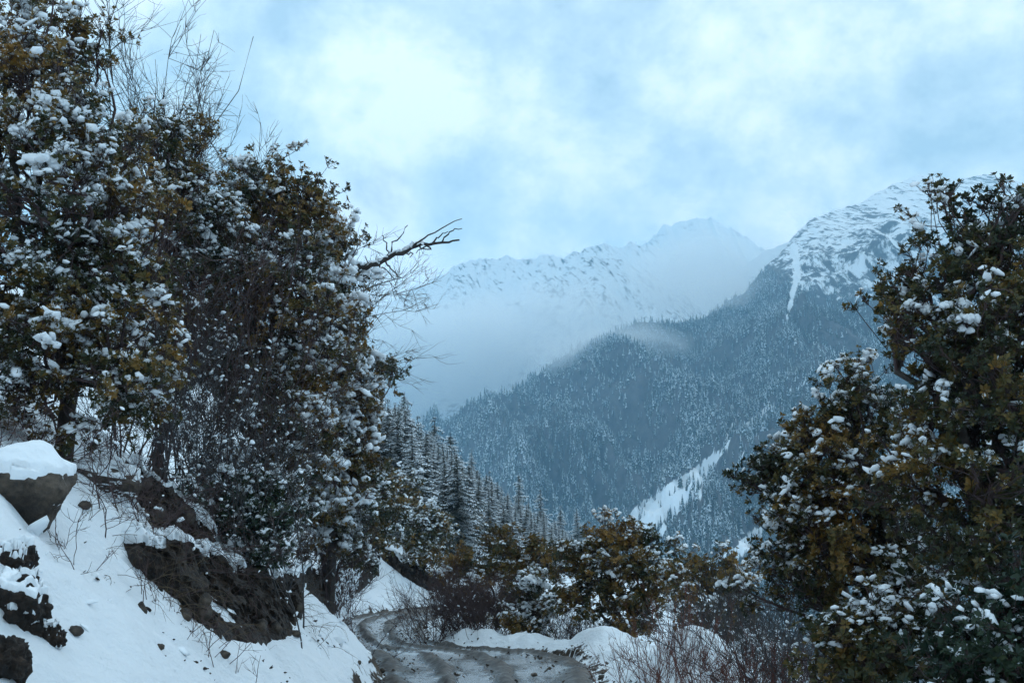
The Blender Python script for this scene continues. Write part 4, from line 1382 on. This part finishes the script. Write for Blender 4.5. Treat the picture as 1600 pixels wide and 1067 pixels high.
def bank(name, label, bot, top, depth, seed, nu=130, nv=70, bulge=0.15, rough=0.2, snow=0.07, steep=0.55):
    """a broken overhanging face of soil between a foot line and a lip line, its top running back into the slope"""
    pb, ptp = resample2(bot, nu), resample2(top, nu)
    b = np.array([onground(*q) for q in resample2(bot, 24)])
    b = resample(b, nu)
    t = P(ptp[:, 0], ptp[:, 1], b[:, 1] + steep)
    bk = t + np.array([-0.35, 1.0, 0]) * depth
    bk[:, 2] = np.minimum(ground_h(bk[:, 0], bk[:, 1], False) - 0.25, t[:, 2] + 0.1)
    u = np.linspace(0, 1, nu)
    v = np.linspace(0, 1, nv)
    U, V = np.meshgrid(u, v, indexing='ij')
    vf = np.clip(V / 0.6, 0, 1)
    vb = np.clip((V - 0.6) / 0.4, 0, 1)
    outd = unit(np.array([0.45, -0.85, 0.12]))
    endf = (sstep(0, 0.10, U) * sstep(1, 0.90, U)) ** 0.7
    p = b[:, None] + (t - b)[:, None] * vf[..., None]
    p = p * (1 - vb)[..., None] + (bk[:, None] * vb[..., None])
    p = p + (np.sin(np.pi * vf ** 1.3) ** 0.7 * bulge * endf * (1 - vb))[..., None] * outd
    q3 = p * np.array([1.0, 1.0, 0.55])
    n = fbm(q3 * 1.9 + seed, 5, 0.6)
    cl_ = ridged(q3 * 3.6 + seed, 4, 0.6)
    n2 = fbm(q3 * 2.0 + seed + 40, 3, 0.5)
    amp = rough * (0.3 + 0.7 * endf) * (1 - sstep(0.5, 1, vb)) * (0.25 + 0.75 * sstep(0, 0.2, vf))
    p = p + (amp * (n + 0.5 * (cl_ - 0.5)))[..., None] * outd + np.array([0, 0, 0.7]) * (amp * n2 * sstep(0.1, 0.4, vf))[..., None]
    p = p - ((1 - endf) * 0.25)[..., None] * outd
    p[:, 0] += -outd * 0.1 - np.array([0, 0, 0.35])
    O = b[nu // 2]
    root = thing(name, O, label, 'earth bank')
    obj('soil', mesh_np('soil', p - O, quads=grid_quads(nu, nv), smooth=False), M_EARTH, root)
    if snow:
        k = sstep(0.0, 0.3, fbm(p * 1.5 + seed + 9, 4, 0.6) + 1.5 * sstep(0.75, 1.0, vf) - 1.0 + 0.45 * sstep(0, 0.3, vb))
        c = p + np.array([0, 0, 1.0]) * (k * (snow + 0.05) - 0.05)[..., None] + outd * (k * 0.10 - 0.05)[..., None]
        Q = grid_quads(nu, nv)
        Q = Q[k.reshape(-1)[Q].max(1) > 0.03]
        used, inv = np.unique(Q, return_inverse=True)
        obj('snow_cover', mesh_np('snow_cover', (c - O).reshape(-1, 3)[used], quads=inv.reshape(-1, 4), smooth=True), M_SNOW, root)
    r = np.random.default_rng(seed)
    for q in range(6):          # stones lodged in the face
        a, c = int(r.uniform(0.15, 0.9) * nu), int(r.uniform(0.05, 0.4) * nv)
        pr, vv, ff = rock_mesh(seed * 10 + q, np.array([0.10, 0.10, 0.12]) * r.uniform(0.5, 1.1), 3, 7, 0.12)
        obj('stone', mesh_np('stone', pr, tris=ff, smooth=True), M_ROCK, root, p[a, c] - O)
    return root


bank('earth_bank', 'long dark broken earth bank with roots above the near snow slope',
     [(185, 850, 13.4), (205, 890, 13.5), (260, 935, 14.0), (330, 990, 14.8), (395, 1008, 15.8), (445, 1000, 17.0), (478, 955, 18.4)],
     [(165, 832, 13.9), (230, 835, 14.3), (310, 862, 15.2), (385, 885, 16.3), (440, 897, 17.5), (475, 893, 18.8)], 2.2, 3)
bank('earth_bank', 'brown earth bank under the drooping shrub at the road bend',
     [(470, 940, 26.0), (520, 938, 27.0), (560, 925, 28.5), (590, 905, 30.0)],
     [(465, 890, 26.3), (520, 885, 27.5), (565, 870, 29.0), (592, 850, 30.5)], 1.6, 5, 80, 50, 0.15, 0.22, 0.05)
bank('earth_bank', 'dark earth bank above the snow slope behind the road bend',
     [(590, 868, 46), (630, 900, 48), (660, 918, 50), (700, 930, 54)],
     [(590, 845, 46.5), (630, 876, 48.5), (660, 892, 50.5), (700, 905, 54.5)], 2.4, 6, 80, 50, 0.2, 0.3, 0.08)
bank('earth_bank', 'dark soil face under the evergreens right of the flat rock ledge',
     [(205, 770, 13.6), (240, 820, 14.2), (290, 850, 15.2), (340, 870, 16.2)],
     [(200, 715, 14.2), (250, 760, 15.0), (300, 800, 16.0), (345, 840, 17.0)], 1.6, 7, 80, 50, 0.15, 0.22, 0.05)

# dead branch over the valley
r_ = np.random.default_rng(77)
Yb = 23.2
Bp = P(530, 450, Yb + 0.3)
dead = thing('dead_tree', (float(Bp[0]), Yb + 0.3, float(ground_h(Bp[0], Yb + 0.3, False)) - 0.1), 'dead snow lined branch reaching out to the right over the valley', 'tree')
O = np.array(dead.location)
tp = resample([O - O, P(528, 640, Yb + 0.3) - O, P(535, 440, Yb + 0.1) - O], 10)
V, Q = tubes(tp[None], np.linspace(0.10, 0.06, 10)[None], 8)
obj('trunk', mesh_np('trunk', V, quads=Q, smooth=True), M_BARK, dead)


def plimb(pts, r0, r1, n=16, k=6, y=Yb, wob=0.012):
    a = resample([P(x, yy, y + dy) for x, yy, dy in pts], n) - O
    a[1:-1] += r_.normal(size=(n - 2, 3)) * wob
    return a, tubes(a[None], np.linspace(r0, r1, n)[None], k)


main, g0 = plimb([(530, 438, 0.1), (560, 420, 0), (600, 405, 0), (640, 390, -.1), (660, 381, -.1), (690, 380, -.2), (718, 375, -.2)], 0.075, 0.018, 22, 6, Yb, 0.022)
seg = [g0]
for pts in ([(640, 390, -.1), (660, 372, -.2), (690, 358, -.3), (722, 342, -.3)], [(600, 405, 0), (608, 395, 0), (597, 368, .2)], [(610, 400, 0), (618, 378, .1), (637, 352, .2)],
            [(560, 422, 0), (575, 412, -.1), (570, 400, -.2)], [(600, 404, 0), (610, 420, -.1), (626, 433, -.2)], [(590, 408, 0), (605, 425, .1), (618, 437, .2)], [(690, 380, -.2), (705, 360, -.3), (722, 357, -.3)],
            [(655, 384, -.1), (675, 386, -.2), (650, 396, -.3)], [(675, 381, -.2), (684, 370, -.2), (700, 362, -.2)], [(630, 394, 0), (645, 398, .2), (640, 402, .3)], [(560, 425, 0), (578, 436, -.1), (566, 432, 0)]):
    seg.append(plimb(pts, 0.022, 0.008, 9, 4, Yb, 0.022)[1])
V, Q = join(seg)
obj('branch', mesh_np('branch', V, quads=Q, smooth=True), M_BARK, dead)
i = r_.uniform(0, 15, 90)
pp = np.stack([np.interp(i, np.arange(22), main[:, k]) for k in range(3)], -1)
V, Fc = stamp(CL_MD, pp + np.array([0, 0, 0.05]), r_.uniform(0.05, 0.09, 90), r_)
so = obj('snow', mesh_np('snow', V, tris=Fc, smooth=True), M_SNOW, dead)

# ------------------------------------------------------------------ small things: clods, litter, roots
r_ = np.random.default_rng(90)
v0, f0 = ico(2)
cps = [(v0 * (1 + 0.45 * fbm(v0 * 1.3 + s, 2))[:, None] * np.array([1, 1, 0.7]), f0) for s in range(6)]
M_CLOD = bark_mat('mud_crumbs', (0.030, 0.023, 0.018), (0.10, 0.078, 0.058), 8.0)
yy = r_.uniform(9, 40, 2600)
side = r_.random(2600)
xl_, xr_ = road_l(yy), road_r(yy)
xx = np.where(side < 0.33, xr_ + r_.normal(size=2600) * 0.22, np.where(side < 0.5, xl_ + np.abs(r_.normal(size=2600)) * 0.15, (xl_ + xr_) / 2 + r_.choice([-1.5, -0.66, 0.28, 1.5], 2600) + r_.normal(size=2600) * 0.2))
zz = np.maximum(ground_h(xx, yy, False), 0.0)
sz = np.exp(r_.normal(size=2600) * 0.5 + np.log(0.014))
V, Fc = stamp(cps, np.stack([xx, yy, zz + 0.005], -1), sz, r_)
o = obj('mud_clods', mesh_np('mud_clods', V, tris=Fc, smooth=True), M_CLOD)
tag(o, 'loose mud clods thrown along the road edges and ridges', 'mud', None, 'stuff')

cc = np.array([onground(*q)[:2] for q in ((250, 950), (330, 1010), (420, 1020), (470, 980), (505, 985), (500, 935), (120, 880), (560, 1045), (300, 1040), (440, 1050))])
ii = r_.integers(0, len(cc), 90)
xx, yy = cc[ii, 0] + r_.normal(size=90) * 0.2, cc[ii, 1] + r_.normal(size=90) * 0.4
sz = np.exp(r_.normal(size=90) * 0.5 + np.log(0.013))
V, Fc = stamp(cps, np.stack([xx, yy, ground_h(xx, yy) + 0.004], -1), sz, r_)
o = obj('soil_crumbs', mesh_np('soil_crumbs', V, tris=Fc, smooth=True), M_EARTH)
tag(o, 'dark crumbs of soil and litter lying on the left snow slope', 'soil', None, 'stuff')

bare('bare_shrub', 'shrub', 'thin dry stalks poking from the near snow slope below the earth bank', gpos(310, 11.6), 0.75, 0.9, 64, stems=22, lvl=(3, 2), r0=0.005, wob=0.08)
for lab, a, b, sd in (('dry grass and roots hanging over the middle of the near earth bank', 330, 885, 81), ('dry grass hanging over the right end of the near earth bank', 430, 910, 82),
                      ('dry grass hanging over the left end of the near earth bank', 235, 850, 83), ('dry grass and roots over the soil face under the evergreens', 265, 790, 84)):
    q = onground(a, b)
    bare('dry_grass', 'grass tuft', lab, (float(q[0]) + 0.1, float(q[1]) - 0.5), 0.75, 1.3, sd, stems=90, lvl=(3,), r0=0.004, wob=0.16, up=-0.16, lean=(0.35, -0.45), zoff=0.35, minr=0.002, matl=M_STRAW)
yy = r_.uniform(9, 24, 420)
xx = road_l(yy) - r_.uniform(0.2, 3.2, 420)
nn_ = fbm(v3(xx * 1.4, yy * 0.8, 3.0), 2)
ok_ = nn_ > 0.12
V, Fc = stamp(CL_MD, np.stack([xx, yy, ground_h(xx, yy) - 0.006], -1)[ok_], np.exp(r_.normal(size=420) * 0.5 + np.log(0.045))[ok_], r_)
o = obj('fallen_snow', mesh_np('fallen_snow', V, tris=Fc, smooth=True), M_SNOW)
tag(o, 'lumps of snow fallen from the trees onto the left bank', 'snow', None, 'stuff')
bare('bare_shrub', 'shrub', 'thin curved twigs poking from the snow under the large boulder', gpos(140, 10.6), 0.7, 0.5, 65, stems=7, lvl=(3, 3), r0=0.005, wob=0.16, lean=(-0.4, 0))
bare('bare_shrub', 'shrub', 'long bent roots and twigs hanging over the near earth bank', gpos(270, 14.6), 1.2, 1.0, 66, stems=26, lvl=(4, 3), r0=0.010, wob=0.22, up=-0.12, lean=(0.6, -0.3))
bare('bare_shrub', 'shrub', 'thin bare twigs arching over the snow cap at the left edge', gpos(30, 11.6), 1.1, 1.0, 67, stems=16, lvl=(4, 3), r0=0.006, wob=0.2, up=-0.05)

# ------------------------------------------------------------------ air: haze and the valley cloud
def closed_box(name, x0, x1, y0, y1, z0, z1):
    v = [(x, y, z) for x in (x0, x1) for y in (y0, y1) for z in (z0, z1)]
    f = [(0, 1, 3, 2), (4, 6, 7, 5), (0, 4, 5, 1), (2, 3, 7, 6), (0, 2, 6, 4), (1, 5, 7, 3)]
    return mesh_np(name, v, quads=f)


def volume_mat(name, color, density):
    m = bpy.data.materials.new(name)
    m.use_nodes = True
    N, L = m.node_tree.nodes, m.node_tree.links
    N.remove(N['Principled BSDF'])
    pv = N.new('ShaderNodeVolumePrincipled')
    pv.inputs['Color'].default_value = (*color, 1)
    pv.inputs['Density'].default_value = density
    L.new(pv.outputs[0], N['Material Output'].inputs['Volume'])
    return m, N, L, pv


m, N, L, pv = volume_mat('haze_air', (0.41, 0.76, 1.0), 1.45e-4)
hz = obj('haze', closed_box('haze', -5000, 5000, -2000, 8200, -190, 2000), m)
tag(hz, 'thin blue mountain haze filling the valley', 'haze', None, 'stuff')


def cloud(label, px_, py_, Y, rx, ry, rz, dens, seed, soft=1.0):
    c = P(px_, py_, Y)
    v, f = ico(4)
    p = v * (1 + 0.18 * fbm(v * 1.6 + seed, 3))[:, None]
    m, N, L, pv = volume_mat('cloud_mist', (0.998, 0.999, 1.0), dens)
    m.cycles.volume_step_rate = 1.0
    tc = mnode(N, 'ShaderNodeTexCoord')
    ln = mnode(N, 'ShaderNodeVectorMath', operation='LENGTH')
    L.new(tc.outputs['Object'], ln.inputs[0])
    mp = mnode(N, 'ShaderNodeMapping')
    mp.inputs['Location'].default_value = (seed * 1.7, seed * 0.9, seed * 0.3)
    mp.inputs['Scale'].default_value = (rx / 400.0, ry / 400.0, rz / 330.0)
    L.new(tc.outputs['Object'], mp.inputs['Vector'])
    nz = mnode(N, 'ShaderNodeTexNoise', {'Scale': 1.5, 'Detail': 6.0, 'Roughness': 0.6, 'Distortion': 0.4})
    L.new(mp.outputs[0], nz.inputs['Vector'])
    fall = mnode(N, 'ShaderNodeMapRange', {'From Min': 1.0, 'From Max': 0.15, 'To Min': -0.62, 'To Max': 0.10 * soft})
    L.new(ln.outputs['Value'], fall.inputs['Value'])
    a = mnode(N, 'ShaderNodeMath', operation='ADD')
    L.new(nz.outputs['Fac'], a.inputs[0])
    L.new(fall.outputs[0], a.inputs[1])
    mr = mnode(N, 'ShaderNodeMapRange', {'From Min': 0.16, 'From Max': 0.55, 'To Min': 0.0, 'To Max': dens})
    mr.interpolation_type = 'SMOOTHSTEP'
    L.new(a.outputs[0], mr.inputs['Value'])
    L.new(mr.outputs[0], pv.inputs['Density'])
    o = obj('cloud', mesh_np('cloud', p, tris=f, smooth=True), m, None, c)
    o.scale = (rx, ry, rz)
    tag(o, label, 'cloud', 'clouds in the valley', 'stuff')
    return o


cloud('broad bank of pale cloud filling the valley between the slopes', 650, 565, 3300, 900, 480, 290, 0.010, 1, 2.2)
cloud('bright puff of cloud behind the shoulder of the forested ridge', 900, 505, 3050, 380, 260, 210, 0.007, 2, 2.0)
cloud('thin mist drifting along the crest below the rocky summit', 1110, 440, 3150, 420, 200, 230, 0.007, 3, 1.8)
cloud('cloud veiling the hazy snow ridge in the distance', 1150, 410, 4100, 560, 250, 260, 0.002, 4, 1.4)
cloud('thin cloud lying across the left of the hazy far ridge', 690, 480, 3500, 480, 120, 150, 0.003, 6, 1.6)
cloud('wisp of mist hanging on the forested shoulder', 950, 550, 2420, 330, 170, 110, 0.010, 5, 1.6)
cloud('wisp of mist on the crest left of the snow chute', 1120, 450, 2750, 300, 170, 130, 0.004, 7, 1.6)
